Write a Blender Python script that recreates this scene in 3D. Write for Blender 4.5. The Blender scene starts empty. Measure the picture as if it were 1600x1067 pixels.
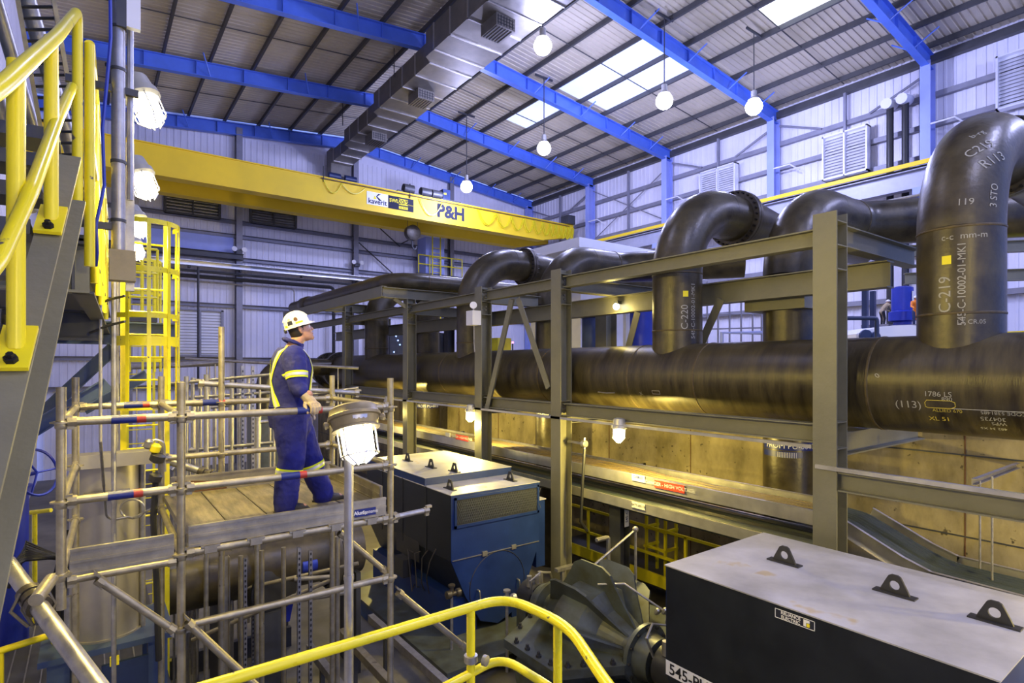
import bpy, bmesh, math, random
from mathutils import Vector, Matrix
from mathutils.bvhtree import BVHTree
R = math.radians
rnd = random.Random(7)
scn = bpy.context.scene
col = scn.collection
# ---------------------------------------------------------------- camera, world, exposure
H = 5.2                                   # eye height above the pump floor; +Y runs along the pipe rack, +X across the hall
SN, CS = 660 / math.hypot(660, 890), 890 / math.hypot(660, 890)
cam = bpy.data.cameras.new('camera')
camera = bpy.data.objects.new('camera', cam)
col.objects.link(camera)
camera.location = (0, 0, H)
camera.rotation_euler = (R(90), 0, -math.asin(SN))
cam.sensor_width = 36
cam.lens = 890 / 1600 * 36
cam.shift_y = 36.5 / 1600
cam.clip_start, cam.clip_end = 0.05, 200
scn.camera = camera
w = bpy.data.worlds.new('dusk_daylight')
scn.world = w
w.use_nodes = True
bg = w.node_tree.nodes['Background']
bg.inputs[0].default_value = (0.22, 0.34, 1.0, 1)
bg.inputs[1].default_value = 1.0
vs = scn.view_settings
vs.view_transform = 'Standard'
vs.look = 'None'
vs.exposure = 0.6
vs.gamma = 1.0
vs.use_curve_mapping = False
WARM, COOL = (1.0, 0.78, 0.20), (0.49, 0.52, 1.0)
E_HIGH, E_FLOOD, E_RACK, E_STAN, E_FILL = 1120, 700, 290, 110, 480
scn.cycles.max_bounces = 6
scn.cycles.diffuse_bounces = 4
scn.cycles.glossy_bounces = 3
scn.cycles.sample_clamp_indirect = 8

def point_light(name, p, e, c, r, parent, d=None):
    l = bpy.data.lights.new(name, 'SPOT' if d is not None else 'POINT')
    l.energy, l.color, l.shadow_soft_size = e, c, r
    if d is not None: l.spot_size, l.spot_blend = R(168), .35
    o = bpy.data.objects.new(name, l)
    col.objects.link(o)
    o.location = Vector(p) - ORG[parent.name]
    if d is not None: o.rotation_euler = Vector(d).to_track_quat('-Z', 'Y').to_euler()
    o.parent = parent
    return o

# ---------------------------------------------------------------- helpers
def at(px, py, X=None, Y=None, d=None, z=None):
    """the point of the hall seen at a photograph pixel on the plane X=, Y=, z= (above the eye) or at depth d"""
    t = (px - 800) / 890
    fx, fy = SN + CS * t, CS - SN * t
    if X is not None: d = X / fx
    elif Y is not None: d = Y / fy
    elif z is not None: d = z * 890 / (570 - py)
    return Vector((d * fx, d * fy, H + d * (570 - py) / 890))

V = Vector
UX, UY, UZ = V((1, 0, 0)), V((0, 1, 0)), V((0, 0, 1))
ORG = {}
M = {}

class MB:
    def __init__(s):
        s.v, s.f, s.m, s.mats = [], [], [], []
        s.cur = 0
    def mat(s, name):
        if name not in s.mats: s.mats.append(name)
        s.cur = s.mats.index(name)
        return s
    def add(s, vs, fs):
        n = len(s.v)
        s.v += [V(p) for p in vs]
        for f in fs:
            s.f.append([i + n for i in f]); s.m.append(s.cur)
        return s
    def bx(s, x0, x1, y0, y1, z0, z1):
        return s.add([(x0,y0,z0),(x1,y0,z0),(x1,y1,z0),(x0,y1,z0),(x0,y0,z1),(x1,y0,z1),(x1,y1,z1),(x0,y1,z1)],
                     [(3,2,1,0),(4,5,6,7),(0,1,5,4),(1,2,6,5),(2,3,7,6),(3,0,4,7)])
    def ob(s, c, ax, ay, az):
        """oriented box, half axes"""
        c, ax, ay, az = V(c), V(ax), V(ay), V(az)
        p = [c + ax*i + ay*j + az*k for k in (-1,1) for i, j in ((-1,-1),(1,-1),(1,1),(-1,1))]
        return s.add(p, [(3,2,1,0),(4,5,6,7),(0,1,5,4),(1,2,6,5),(2,3,7,6),(3,0,4,7)])
    def quad(s, a, b, c, d): return s.add([a,b,c,d], [(0,1,2,3)])
    def ring(s, c, a, b, r, n): return [V(c) + a*(r*math.cos(2*math.pi*i/n)) + b*(r*math.sin(2*math.pi*i/n)) for i in range(n)]
    def cyl(s, p0, p1, r, r2=None, n=12, caps=True):
        return s.lathe(p0, V(p1)-V(p0), [(0, r), ((V(p1)-V(p0)).length, r if r2 is None else r2)], n, caps)
    def lathe(s, p0, axis, prof, n=16, caps=True):
        """prof: (distance along the axis, radius)"""
        z = V(axis).normalized(); a, b = basis(z)
        vs, fs = [], []
        for h, r in prof: vs += s.ring(V(p0) + z*h, a, b, max(r, 1e-5), n)
        for k in range(len(prof)-1):
            for i in range(n):
                j = (i+1) % n
                fs.append((k*n+i, k*n+j, (k+1)*n+j, (k+1)*n+i))
        if caps:
            fs.append(tuple(range(n-1, -1, -1)))
            q = (len(prof)-1)*n
            fs.append(tuple(range(q, q+n)))
        return s.add(vs, fs)
    def path(s, pts, r, n=8, caps=True, closed=False, rs=None):
        pts = [V(p) for p in pts]
        m = len(pts)
        tan = []
        for i in range(m):
            if closed: t = pts[(i+1) % m] - pts[i-1]
            else: t = pts[min(i+1, m-1)] - pts[max(i-1, 0)]
            tan.append(t.normalized())
        a, b = basis(tan[0])
        vs, fs = [], []
        for i in range(m):
            if i:
                q = tan[i-1].rotation_difference(tan[i])
                a = q @ a; b = q @ b
            rr = rs[i] if rs else r
            k = 1.0
            if 0 < i < m-1 and not closed:
                c = tan[i].dot((pts[i]-pts[i-1]).normalized()); k = 1
            vs += s.ring(pts[i], a, b, rr*k, n)
        L = m if closed else m-1
        for k in range(L):
            k2 = (k+1) % m
            for i in range(n):
                j = (i+1) % n
                fs.append((k*n+i, k*n+j, k2*n+j, k2*n+i))
        if caps and not closed:
            fs.append(tuple(range(n-1, -1, -1)))
            fs.append(tuple(range((m-1)*n, m*n)))
        return s.add(vs, fs)
    def prism(s, poly, o, ax, ay, dep):
        """polygon in the plane (o; ax, ay), extruded by the vector dep"""
        o, ax, ay, dep = V(o), V(ax), V(ay), V(dep)
        if ax.cross(ay).dot(dep) < 0: poly = poly[::-1]
        n = len(poly)
        vs = [o + ax*x + ay*y for x, y in poly] + [o + ax*x + ay*y + dep for x, y in poly]
        fs = [tuple(range(n-1, -1, -1)), tuple(range(n, 2*n))] + [(i, (i+1) % n, n+(i+1) % n, n+i) for i in range(n)]
        return s.add(vs, fs)
    def beam(s, p0, p1, w, h, tf=.02, tw=.012, kind='I', up=UZ):
        """rolled section from p0 to p1 (centre line)"""
        p0, p1 = V(p0), V(p1)
        t = (p1-p0).normalized()
        up = V(up); up = (up - t*up.dot(t)).normalized()
        sd = t.cross(up)
        W, Hh = w/2, h/2
        if kind == 'I':
            q = [(-W,-Hh),(W,-Hh),(W,-Hh+tf),(tw/2,-Hh+tf),(tw/2,Hh-tf),(W,Hh-tf),(W,Hh),(-W,Hh),(-W,Hh-tf),(-tw/2,Hh-tf),(-tw/2,-Hh+tf),(-W,-Hh+tf)]
        elif kind == 'C':
            q = [(-W,-Hh),(W,-Hh),(W,-Hh+tf),(-W+tw,-Hh+tf),(-W+tw,Hh-tf),(W,Hh-tf),(W,Hh),(-W,Hh)]
        elif kind == 'L':
            q = [(-W,-Hh),(W,-Hh),(W,-Hh+tf),(-W+tw,-Hh+tf),(-W+tw,Hh),(-W,Hh)]
        else:
            q = [(-W,-Hh),(W,-Hh),(W,Hh),(-W,Hh)]
        return s.prism(q, p0, sd, up, p1-p0)
    def ball(s, c, r, n=12, m=8, sx=1, sy=1, sz=1):
        vs, fs = [], []
        for i in range(m+1):
            a = math.pi*i/m
            for j in range(n):
                b = 2*math.pi*j/n
                vs.append(V(c) + V((sx*r*max(math.sin(a),1e-4)*math.cos(b), sy*r*max(math.sin(a),1e-4)*math.sin(b), -sz*r*math.cos(a))))
        for i in range(m):
            for j in range(n):
                k = (j+1) % n
                fs.append((i*n+j, i*n+k, (i+1)*n+k, (i+1)*n+j))
        return s.add(vs, fs)
    def bolts(s, c, axis, R0, n, r=.02, h=.03, a0=0):
        z = V(axis).normalized(); a, b = basis(z)
        for i in range(n):
            t = a0 + 2*math.pi*i/n
            p = V(c) + a*(R0*math.cos(t)) + b*(R0*math.sin(t))
            s.lathe(p, z, [(0, r), (h, r)], 6)
        return s
    def text(s, t, o, ax, ay, size, align='CENTER', wrap=None, fat=0.0):
        """lettering standing at o with baseline direction ax and up ay; wrap(u, v) maps it onto a curved face"""
        vs, fs, w0 = text_geo(t, align, fat)
        ax, ay = V(ax), V(ay)
        if wrap: return s.add([wrap(x*size, y*size) for x, y in vs], fs)
        return s.add([V(o) + ax*(x*size) + ay*(y*size) for x, y in vs], fs)
    def build(s, name, parent=None, mat=None, smooth=True, org=None):
        me = bpy.data.meshes.new(name)
        o0 = ORG[parent.name] if parent is not None else V(org or (0,0,0))
        me.from_pydata([p - o0 for p in s.v], [], s.f)
        for m in ([mat] if mat else s.mats): me.materials.append(M[m])
        if not mat: me.polygons.foreach_set('material_index', s.m)
        me.update()
        if smooth:
            me.polygons.foreach_set('use_smooth', [True]*len(me.polygons))
            me.set_sharp_from_angle(angle=R(38))
        o = bpy.data.objects.new(name, me)
        col.objects.link(o)
        if parent is not None: o.parent = parent
        else: o.location = o0
        ORG[o.name] = o0.copy()
        return o

def basis(z):
    u = UZ if abs(z.z) < .9 else UX
    a = u.cross(z).normalized()
    return a, z.cross(a)

_tc = {}
def text_geo(t, align, fat):
    k = (t, align, fat)
    if k not in _tc:
        c = bpy.data.curves.new('lettering', 'FONT')
        c.body, c.size, c.align_x, c.align_y = t, 1, align, 'CENTER'
        c.offset = fat
        c.resolution_u = 3
        o = bpy.data.objects.new('lettering', c)
        me = bpy.data.meshes.new_from_object(o)
        vs = [(v.co.x, v.co.y) for v in me.vertices]
        fs = [tuple(p.vertices) for p in me.polygons]
        if fs:
            p = me.polygons[0]
            if p.normal.z < 0: fs = [f[::-1] for f in fs]
        xs = [v[0] for v in vs] or [0, 0]
        _tc[k] = (vs, fs, max(xs)-min(xs))
        bpy.data.objects.remove(o); bpy.data.curves.remove(c); bpy.data.meshes.remove(me)
    return _tc[k]

def tag(o, label, cat, group=None, kind=None):
    o['label'] = label; o['category'] = cat
    if group: o['group'] = group
    if kind: o['kind'] = kind
    return o

def thing(name, label, cat, loc, group=None, kind=None):
    o = bpy.data.objects.new(name, None)
    o.empty_display_size = .1
    col.objects.link(o)
    o.location = loc
    ORG[o.name] = V(loc)
    return tag(o, label, cat, group, kind)

def copy_tree(o, loc, label, parent=None):
    c = o.copy(); col.objects.link(c)
    ORG[c.name] = V(loc) if parent is None else ORG[parent.name]
    if parent is None:
        c.location = loc
        if label: c['label'] = label
    else:
        c.parent = parent
    for ch in [q for q in o.children]: copy_tree(ch, loc, None, c)
    return c

def struct(mb, name, mat, label, cat, group=None, smooth=True):
    o = mb.build(name, None, mat, smooth)
    return tag(o, label, cat, group, 'structure')

def arc(c, a, b, r, t0, t1, n):
    """points on a circle about c in the plane of unit vectors a, b"""
    c, a, b = V(c), V(a), V(b)
    return [c + a*(r*math.cos(t0+(t1-t0)*i/n)) + b*(r*math.sin(t0+(t1-t0)*i/n)) for i in range(n+1)]

def rounded(pts, r, n=5):
    """polyline with rounded corners"""
    pts = [V(p) for p in pts]
    out = [pts[0]]
    for i in range(1, len(pts)-1):
        u = (pts[i-1]-pts[i]); v = (pts[i+1]-pts[i])
        rr = min(r, u.length*.45, v.length*.45)
        u.normalize(); v.normalize()
        a, b = pts[i]+u*rr, pts[i]+v*rr
        for k in range(n+1):
            t = k/n
            out.append(a*(1-t)**2 + pts[i]*(2*t*(1-t)) + b*t**2)
    out.append(pts[-1])
    return out

# ---------------------------------------------------------------- materials
def mk(name, c, rough=.5, metal=0.0, var=.25, scale=3.0, bump=0.0, bscale=None, c2=None, stretch=None, spots=None, rvar=.1, emit=None, es=0, spec=.5, cover=.5):
    m = bpy.data.materials.new(name)
    m.use_nodes = True
    nt = m.node_tree; N = nt.nodes; L = nt.links
    b = N['Principled BSDF']
    b.inputs['Roughness'].default_value = rough
    b.inputs['Metallic'].default_value = metal
    b.inputs['Specular IOR Level'].default_value = spec
    M[name] = m
    if emit:
        b.inputs['Base Color'].default_value = (*c, 1)
        b.inputs['Emission Color'].default_value = (*emit, 1)
        b.inputs['Emission Strength'].default_value = es
        return m
    tc = N.new('ShaderNodeTexCoord'); mp = N.new('ShaderNodeMapping')
    L.new(tc.outputs['Object'], mp.inputs[0])
    if stretch: mp.inputs['Scale'].default_value = stretch
    n1 = N.new('ShaderNodeTexNoise')
    n1.inputs['Scale'].default_value = scale; n1.inputs['Detail'].default_value = 6; n1.inputs['Roughness'].default_value = .62
    L.new(mp.outputs[0], n1.inputs['Vector'])
    cr = N.new('ShaderNodeValToRGB')
    if c2 is None: c2 = tuple(x*(1-var) for x in c)
    hi = tuple(min(1, x*(1+var*.5)) for x in c)
    cr.color_ramp.elements[0].position = max(.02, cover-.2); cr.color_ramp.elements[0].color = (*c2, 1)
    cr.color_ramp.elements[1].position = min(.98, cover+.2); cr.color_ramp.elements[1].color = (*hi, 1)
    L.new(n1.outputs['Fac'], cr.inputs[0])
    out = cr.outputs[0]
    if spots:
        sc, th, spc = spots
        n2 = N.new('ShaderNodeTexNoise'); n2.inputs['Scale'].default_value = sc; n2.inputs['Detail'].default_value = 4
        L.new(tc.outputs['Object'], n2.inputs['Vector'])
        r2 = N.new('ShaderNodeValToRGB')
        r2.color_ramp.elements[0].position = th; r2.color_ramp.elements[1].position = th+.04
        L.new(n2.outputs['Fac'], r2.inputs[0])
        mx = N.new('ShaderNodeMix'); mx.data_type = 'RGBA'
        L.new(r2.outputs[0], mx.inputs['Factor']); L.new(out, mx.inputs['A']); mx.inputs['B'].default_value = (*spc, 1)
        out = mx.outputs['Result']
    L.new(out, b.inputs['Base Color'])
    if rvar:
        mr = N.new('ShaderNodeMapRange')
        mr.inputs['To Min'].default_value = max(.03, rough-rvar); mr.inputs['To Max'].default_value = min(1, rough+rvar)
        L.new(n1.outputs['Fac'], mr.inputs['Value']); L.new(mr.outputs[0], b.inputs['Roughness'])
    if bump:
        bp = N.new('ShaderNodeBump'); bp.inputs['Strength'].default_value = bump; bp.inputs['Distance'].default_value = .02
        n3 = N.new('ShaderNodeTexNoise'); n3.inputs['Scale'].default_value = bscale or scale*6; n3.inputs['Detail'].default_value = 3
        L.new(mp.outputs[0], n3.inputs['Vector']); L.new(n3.outputs['Fac'], bp.inputs['Height']); L.new(bp.outputs[0], b.inputs['Normal'])
    return m

mk('cladding', (.72,.71,.78), .45, 0, .10, .6)
mk('roof_sheet', (.55,.49,.37), .5, 0, .16, .5)
mk('blue_steel', (.085,.18,.66), .38, 0, .14, 1.5)  # saturated blue base colour of the rafters
mk('grey_steel', (.25,.25,.29), .5, .2, .2, 2)
mk('dark_purlin', (.075,.075,.075), .5, .3, .2, 2)
mk('column_blue', (.30,.36,.72), .42, 0, .12, 1.2)  # lighter blue base colour, mainly for the wall columns
mk('runway_grey', (.36,.37,.46), .45, .1, .15, 2)
mk('rack_paint', (.185,.175,.11), .48, .1, .16, 2.2, .1, 30)
mk('mill_pipe', (.075,.061,.026), .36, .2, .5, 2.6, .15, 18, c2=(.026,.020,.011), rvar=.16)
mk('header_pipe', (.070,.056,.021), .38, .2, .5, 1.6, .15, 18, c2=(.022,.016,.008), stretch=(.8,4.5,.8), rvar=.18)
mk('weld', (.10,.072,.024), .55, .2, .4, 12, .2)
mk('flange_steel', (.085,.072,.05), .42, .35, .4, 6)
mk('dark_bolt', (.02,.018,.015), .4, .5, .2, 8)
mk('chalk', (.36,.35,.28), .9, 0, .2, 30)
mk('yellow_chalk', (.50,.40,.05), .9, 0, .2, 30)
mk('yellow_paint', (.74,.63,.010), .32, 0, .12, 3, spots=(14,.70,(.10,.085,.07)))
mk('rail_yellow', (.77,.67,.014), .28, 0, .10, 3, spots=(22,.69,(.09,.08,.08)))
mk('crane_yellow', (.86,.60,.012), .58, 0, .10, .6)
mk('galv', (.40,.385,.36), .38, .75, .3, 9, .08, 40)
mk('scaffold_steel', (.36,.32,.22), .40, .65, .35, 7, .1, 40, spots=(9,.68,(.16,.13,.08)))
mk('aluminium', (.62,.60,.56), .32, .85, .18, 4)
mk('deck_ply', (.20,.165,.09), .75, 0, .5, 3, .2, 40, stretch=(6,1,1))
mk('deck_alu', (.34,.31,.24), .42, .6, .4, 4, .1, 30)
mk('motor_shade', (.012,.015,.021), .36, .1, .35, 3)  # shade on the sides of the blue motors, put into the colour
mk('motor_blue', (.010,.030,.135), .42, .1, .25, 2.5, spots=(5,.72,(.05,.06,.08)))
mk('motor_top', (.46,.45,.45), .48, .2, .28, 1.6, spots=(1.6,.66,(.46,.38,.25)))
mk('pump_paint', (.075,.092,.095), .40, .1, .35, 3, c2=(.045,.043,.02))
mk('lug_steel', (.03,.03,.032), .45, .2, .2, 6)
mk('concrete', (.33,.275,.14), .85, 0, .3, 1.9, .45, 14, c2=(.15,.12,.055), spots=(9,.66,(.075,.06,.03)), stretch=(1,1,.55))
mk('floor_concrete', (.20,.185,.14), .6, 0, .35, .7, .1, 12, c2=(.09,.08,.06))
mk('grating', (.085,.085,.085), .55, .4, .3, 4)
mk('dark_steel', (.06,.062,.066), .5, .3, .3, 3)
mk('brace_blue', (.055,.085,.16), .45, .1, .2, 3)
mk('navy_enclosure', (.02,.035,.10), .4, .1, .3, 3)
mk('steel_tank', (.42,.39,.33), .36, .55, .2, 1.6)
mk('duct_metal', (.20,.185,.155), .42, .6, .25, 2.2)
mk('black_rubber', (.018,.018,.018), .5, 0, .2, 5)
mk('blue_cable', (.02,.04,.35), .4, 0, .1, 5)
mk('cable_brown', (.16,.115,.035), .6, 0, .3, 5)
mk('cable_dark', (.035,.045,.035), .5, 0, .3, 5)
mk('white_paint', (.72,.72,.74), .42, 0, .08, 2)
mk('white_plain', (.80,.80,.80), .5, 0, .03, 2)
mk('louver_metal', (.80,.80,.84), .35, .25, .1, 3)
mk('label_blue', (.007,.016,.15), .4, 0, .05, 3)
mk('label_red', (.36,.035,.02), .4, 0, .08, 3)
mk('label_white', (.42,.42,.42), .5, 0, .03, 3)
mk('label_black', (.010,.012,.03), .85, 0, .05, 3)
mk('label_yellow', (.85,.72,.02), .8, 0, .05, 3)
mk('lettering_white', (.85,.85,.83), .5, 0, .03, 3)
mk('lettering_black', (.012,.012,.014), .5, 0, .03, 3)
mk('coverall_blue', (.007,.010,.155), .85, 0, .3, 6, .35, 22)
mk('hi_vis', (.72,.85,.02), .6, 0, .06, 6)
mk('reflective', (.60,.60,.58), .4, .3, .06, 6)
mk('skin', (.46,.24,.15), .5, 0, .12, 18)
mk('hair_dark', (.020,.014,.010), .6, 0, .3, 30)
mk('glove_leather', (.50,.39,.23), .75, 0, .25, 14, .3, 40)
mk('boot_leather', (.035,.03,.024), .55, 0, .3, 12)
mk('hat_white', (.80,.79,.76), .32, 0, .05, 8)
mk('lamp_body', (.27,.22,.115), .45, .25, .2, 8)
mk('lamp_grey', (.45,.44,.40), .4, .4, .15, 6)
mk('safety_orange', (.85,.25,.02), .6, 0, .1, 8)
mk('tarp_yellow', (.75,.70,.03), .5, 0, .1, 4)
mk('machine_blue', (.02,.04,.36), .35, .1, .2, 3)
mk('mesh_grille', (.10,.11,.12), .5, .4, .2, 20)
mk('rust', (.13,.055,.02), .75, .1, .4, 5)
mk('hot_glass', (1,1,1), emit=(1.0,.93,.72), es=14)
mk('cool_glass', (1,1,1), emit=(.86,.90,1.0), es=14)
mk('sky_panel', (.6,.65,.8), emit=(.50,.57,1.0), es=.75)
mk('sky_panel_bright', (.6,.65,.8), emit=(.9,.94,1.0), es=1.5)
mk('led_red', (.5,0,.1), emit=(1,.1,.35), es=6)
mk('led_blue', (.1,.3,1), emit=(.25,.45,1), es=5)
def mk_glass():
    m = bpy.data.materials.new('clear_lens'); m.use_nodes = True
    b = m.node_tree.nodes['Principled BSDF']
    b.inputs['Roughness'].default_value = .05; b.inputs['Alpha'].default_value = .14; b.inputs['Base Color'].default_value = (.8,.85,.9,1)
    M['clear_lens'] = m
mk_glass()
# ================================================================ the hall
XL, XR, YF, Y0 = -1.9, 26.35, 33.1, -7.0
UPF = H - 1.05                            # deck level behind the retaining wall
ORD = ['first','second','third','fourth','fifth','sixth','seventh','eighth','ninth','tenth','eleventh','twelfth','thirteenth','fourteenth']
def zb(x): return H + 12.72 - .1*abs(x-12.5)
struct(MB().bx(XL-.2, 10.6, Y0, YF, -.3, 0), 'floor', 'floor_concrete', 'stained concrete floor of the pump pit under the motors', 'floor')
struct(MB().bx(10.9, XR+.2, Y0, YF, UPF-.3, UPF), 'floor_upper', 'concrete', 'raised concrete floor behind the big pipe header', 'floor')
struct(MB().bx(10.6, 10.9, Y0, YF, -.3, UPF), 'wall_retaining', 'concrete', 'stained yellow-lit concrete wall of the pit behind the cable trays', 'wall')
rw = bpy.data.objects['wall_retaining']
for z in (1.35, 2.6, UPF-.32): MB().bx(10.585, 10.6, Y0, YF, z, z+.022).build('form_joint', rw, 'dark_steel')
for k in range(12):
    y = -4.5+2.44*k
    MB().bx(10.588, 10.6, y, y+.014, 0, UPF).build('form_joint', rw, 'rust')

def sheet(mb, o, run, up, L, Hh, pitch, dep, nrm):
    """ribbed metal sheet"""
    o, run, up, nrm = V(o), V(run), V(up), V(nrm)
    pr = []
    n = int(L/pitch)
    for i in range(n):
        x = i*pitch
        pr += [(x, 0), (x+pitch*.62, 0), (x+pitch*.68, dep), (x+pitch*.94, dep)]
    pr.append((n*pitch, 0))
    vs = [o + run*x + nrm*y for x, y in pr] + [o + run*x + nrm*y + up*Hh for x, y in pr]
    m = len(pr)
    return mb.add(vs, [(i, i+1, m+i+1, m+i) for i in range(m-1)])
mb = sheet(MB(), (XR, Y0, UPF), UY, UZ, YF-Y0, zb(26)+.8-UPF, .30, .025, -UX)
struct(mb, 'wall_right', 'cladding', 'white ribbed cladding wall behind the crane runway', 'wall', smooth=False)
mb = sheet(MB(), (XL, YF, 0), UX, UZ, XR-XL, zb(26)+.8, .30, .025, -UY)
vs = [(XL, YF, zb(26)+.8), (XR, YF, zb(26)+.8), (12.5, YF, zb(12.5)+.8)]
mb.add(vs, [(0,1,2)])
struct(mb, 'wall_far', 'cladding', 'white ribbed cladding end wall beyond the yellow crane', 'wall', smooth=False)
mb = sheet(MB(), (XL, Y0, 0), UY, UZ, YF-Y0, zb(XL)+.7, .30, .025, UX)
struct(mb, 'wall_left', 'cladding', 'pale ribbed cladding wall beside the steel stair', 'wall', smooth=False)
# roof: two ribbed slopes
mb = MB()
for xa, xb in ((XL-.1, 12.5), (XR+.1, 12.5)):
    za, zc = zb(xa)+.82, zb(xb)+.82
    dv = V((xb-xa, 0, zc-za))
    sheet(mb, (xa, Y0, za), UY, dv/dv.length, YF-Y0, dv.length, .25, .03, V((0,0,1)))
struct(mb, 'ceiling', 'roof_sheet', 'ribbed metal roof sheeting over the whole hall', 'ceiling', smooth=False)

# roof frames
FR = [8.06, 14.2, 20.35, 26.41, 32.75]
for k, y in enumerate(FR):
    mb = MB()
    for xa, xb in ((XL, 12.5), (26.1, 12.5)):
        mb.beam((xa, y, zb(xa)+.3), (xb, y, zb(xb)+.3), .26, .6, .03, .02)
        for q in range(1, 8):
            x = xa + (xb-xa)*q/8
            mb.bx(x-.012, x+.012, y-.12, y+.12, zb(x)+.03, zb(x)+.57)
    o = struct(mb, 'rafter', 'blue_steel', ['blue roof rafter nearest the viewer, in the upper right corner', 'long blue roof rafter passing behind the third hanging lamp from the left', 'blue roof rafter meeting the duct below the large hanging lamp',
               'blue roof rafter between the two farthest hanging lamps', 'blue end rafter against the far cladding wall'][k], 'rafter', 'roof rafters')
    for xa, s in ((16.3, 1), (19.2, 1), (22.0, 1), (24.2, 1), (8.0, -1), (4.0, -1)):
        for sy in (-1, 1):
            MB().cyl((xa, y+sy*.1, zb(xa)+.04), (xa+.35*s, y+sy*.75, zb(xa)+.62), .028, n=6).build('fly_brace', o, 'blue_steel')
# purlins
PX_ = [.7+1.65*i for i in range(7)] + [14.15+1.65*i for i in range(7)] + [25.6]
for i, x in enumerate(PX_):
    z = zb(x)+.6
    mb = MB().beam((x, Y0, z+.1), (x, YF, z+.1), .09, .2, .012, .012, 'C')
    side = 'left' if x < 12 else 'right'
    n = (7-i) if x < 12 else (i-6)
    struct(mb, 'purlin', 'dark_purlin', 'grey roof purlin, %s from the duct on the %s slope' % (ORD[n-1], side), 'purlin', 'roof purlins')
for k in range(5):
    y = (FR[k]-3.05)
    mb = MB()
    for xa, xb in ((XL, 12.4), (26, 12.6)):
        mb.cyl((xa, y, zb(xa)+.68), (xb, y, zb(xb)+.68), .022, n=6)
    struct(mb, 'sag_rod', 'dark_purlin', 'thin rod tying the purlins across the %s roof bay from the viewer' % ORD[k], 'tie rod', 'roof tie rods')
# translucent roof panels
for i, (x, y0, y1, m, lab) in enumerate(((19.15, 9.0, 11.2, 'sky_panel_bright', 'bright white roof light panel at the top right above a hanging lamp'),
                               (17.5, 15.1, 20.2, 'sky_panel', 'long bluish roof light panel left of the second hanging lamp'),
                               (17.5, 20.9, 24.4, 'sky_panel', 'bluish roof light panel beside the far rafter'),
                               (19.15, 14.6, 20.0, 'sky_panel', 'dim roof light panel behind the second hanging lamp'),
                               (7.3, 1.0, 5.0, 'sky_panel', 'bluish roof light panel above the stair'),
                               (17.5, 1.0, 6.5, 'sky_panel', 'bluish roof light panel above the near motor'))):
    s = -.1 if x > 12.5 else .1
    z = zb(x)+.79
    mb = MB().add([(x+.06, y0, z+.06*s), (x+1.55, y0, z+1.55*s), (x+1.55, y1, z+1.55*s), (x+.06, y1, z+.06*s)], [(0,1,2,3)])
    mb.add([(x+.06, y0, z+.06*s+.02), (x+1.55, y0, z+1.55*s+.02), (x+1.55, y1, z+1.55*s+.02), (x+.06, y1, z+.06*s+.02)], [(0,1,2,3)])
    struct(mb, 'skylight', m, lab, 'skylight')

# right wall columns, girts, runway
for k, y in enumerate(FR):
    mb = MB().beam((25.85, y, UPF), (25.85, y, zb(26)+.2), .34, .55, .03, .02, up=UX)
    o = struct(mb, 'column', 'column_blue', ['blue wall column at the right beside two black downpipes', 'blue wall column behind the lamp at the eave', 'blue wall column left of the small silver louver',
          'blue wall column at the right end of the crane bridge', 'blue corner column in the far right corner'][k], 'column', 'right wall columns')
    MB().bx(24.75, 25.6, y-.15, y+.15, H+6.35, H+6.62).build('crane_bracket', o, 'column_blue')
    MB().path([(25.5, y-.2, H+9.1), (25.5, y-.95, H+9.1), (25.9, y-1.2, H+8.85)], .035, 6).build('beacon_arm', o, 'white_paint')
for i, z in enumerate((H+10.4, H+9.27, H+8.1, H+6.1, H+4.4, H+2.6)):
    mb = MB().beam((26.2, Y0, z), (26.2, YF, z), .2, .2, .015, .015, 'C')
    struct(mb, 'girt', 'grey_steel', 'grey horizontal girt on the right wall, %s from the eave' % ORD[i], 'girt', 'right wall girts')
mb = MB().beam((26.2, Y0, zb(26)+.45), (26.2, YF, zb(26)+.45), .25, .3, .02, .02, 'C')
struct(mb, 'eave_strut', 'dark_purlin', 'dark eave strut along the top of the right wall', 'eave strut')
for k in range(4):
    ya, yb2 = FR[k], FR[k+1]
    mb = MB()
    if k == 2:
        for za, zc in ((H+8.0, H+11.2), (H+11.2, H+8.0)):
            mb.cyl((26.1, ya, za), (26.1, yb2, zc), .03, n=6)
    else:
        mb.cyl((26.05, ya+.2, zb(26)-.15), (26.05, ya+2.1, H+10.45), .05, n=6)
        mb.cyl((26.05, yb2-.2, zb(26)-.15), (26.05, yb2-2.1, H+10.45), .05, n=6)
    mb.bx(26.0, 26.15, (ya+yb2)/2-.05, (ya+yb2)/2+.05, H+8.1, zb(26)+.3)
    struct(mb, 'wall_brace', 'grey_steel', 'grey steel bracing in the %s bay of the right wall' % ORD[k], 'brace', 'right wall bracing')
ry = MB().mat('runway_grey').beam((25.0, Y0, H+6.98), (25.0, YF-.5, H+6.98), .38, .72, .03, .02)
ry = tag(ry.build('runway_beam'), 'grey blue crane runway beam along the right wall', 'runway beam', None, 'structure')
MB().bx(24.95, 25.05, Y0, YF-.6, H+7.34, H+7.46).build('crane_rail', ry, 'dark_steel')
MB().beam((24.72, Y0, H+7.5), (24.72, YF-.6, H+7.5), .07, .16, .01, .01, 'R').build('conductor_bar', ry, 'safety_orange' if False else 'crane_yellow')
MB().cyl((24.7, Y0, H+6.3), (24.7, YF-.6, H+6.3), .06, n=8).build('conduit', ry, 'galv')
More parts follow.
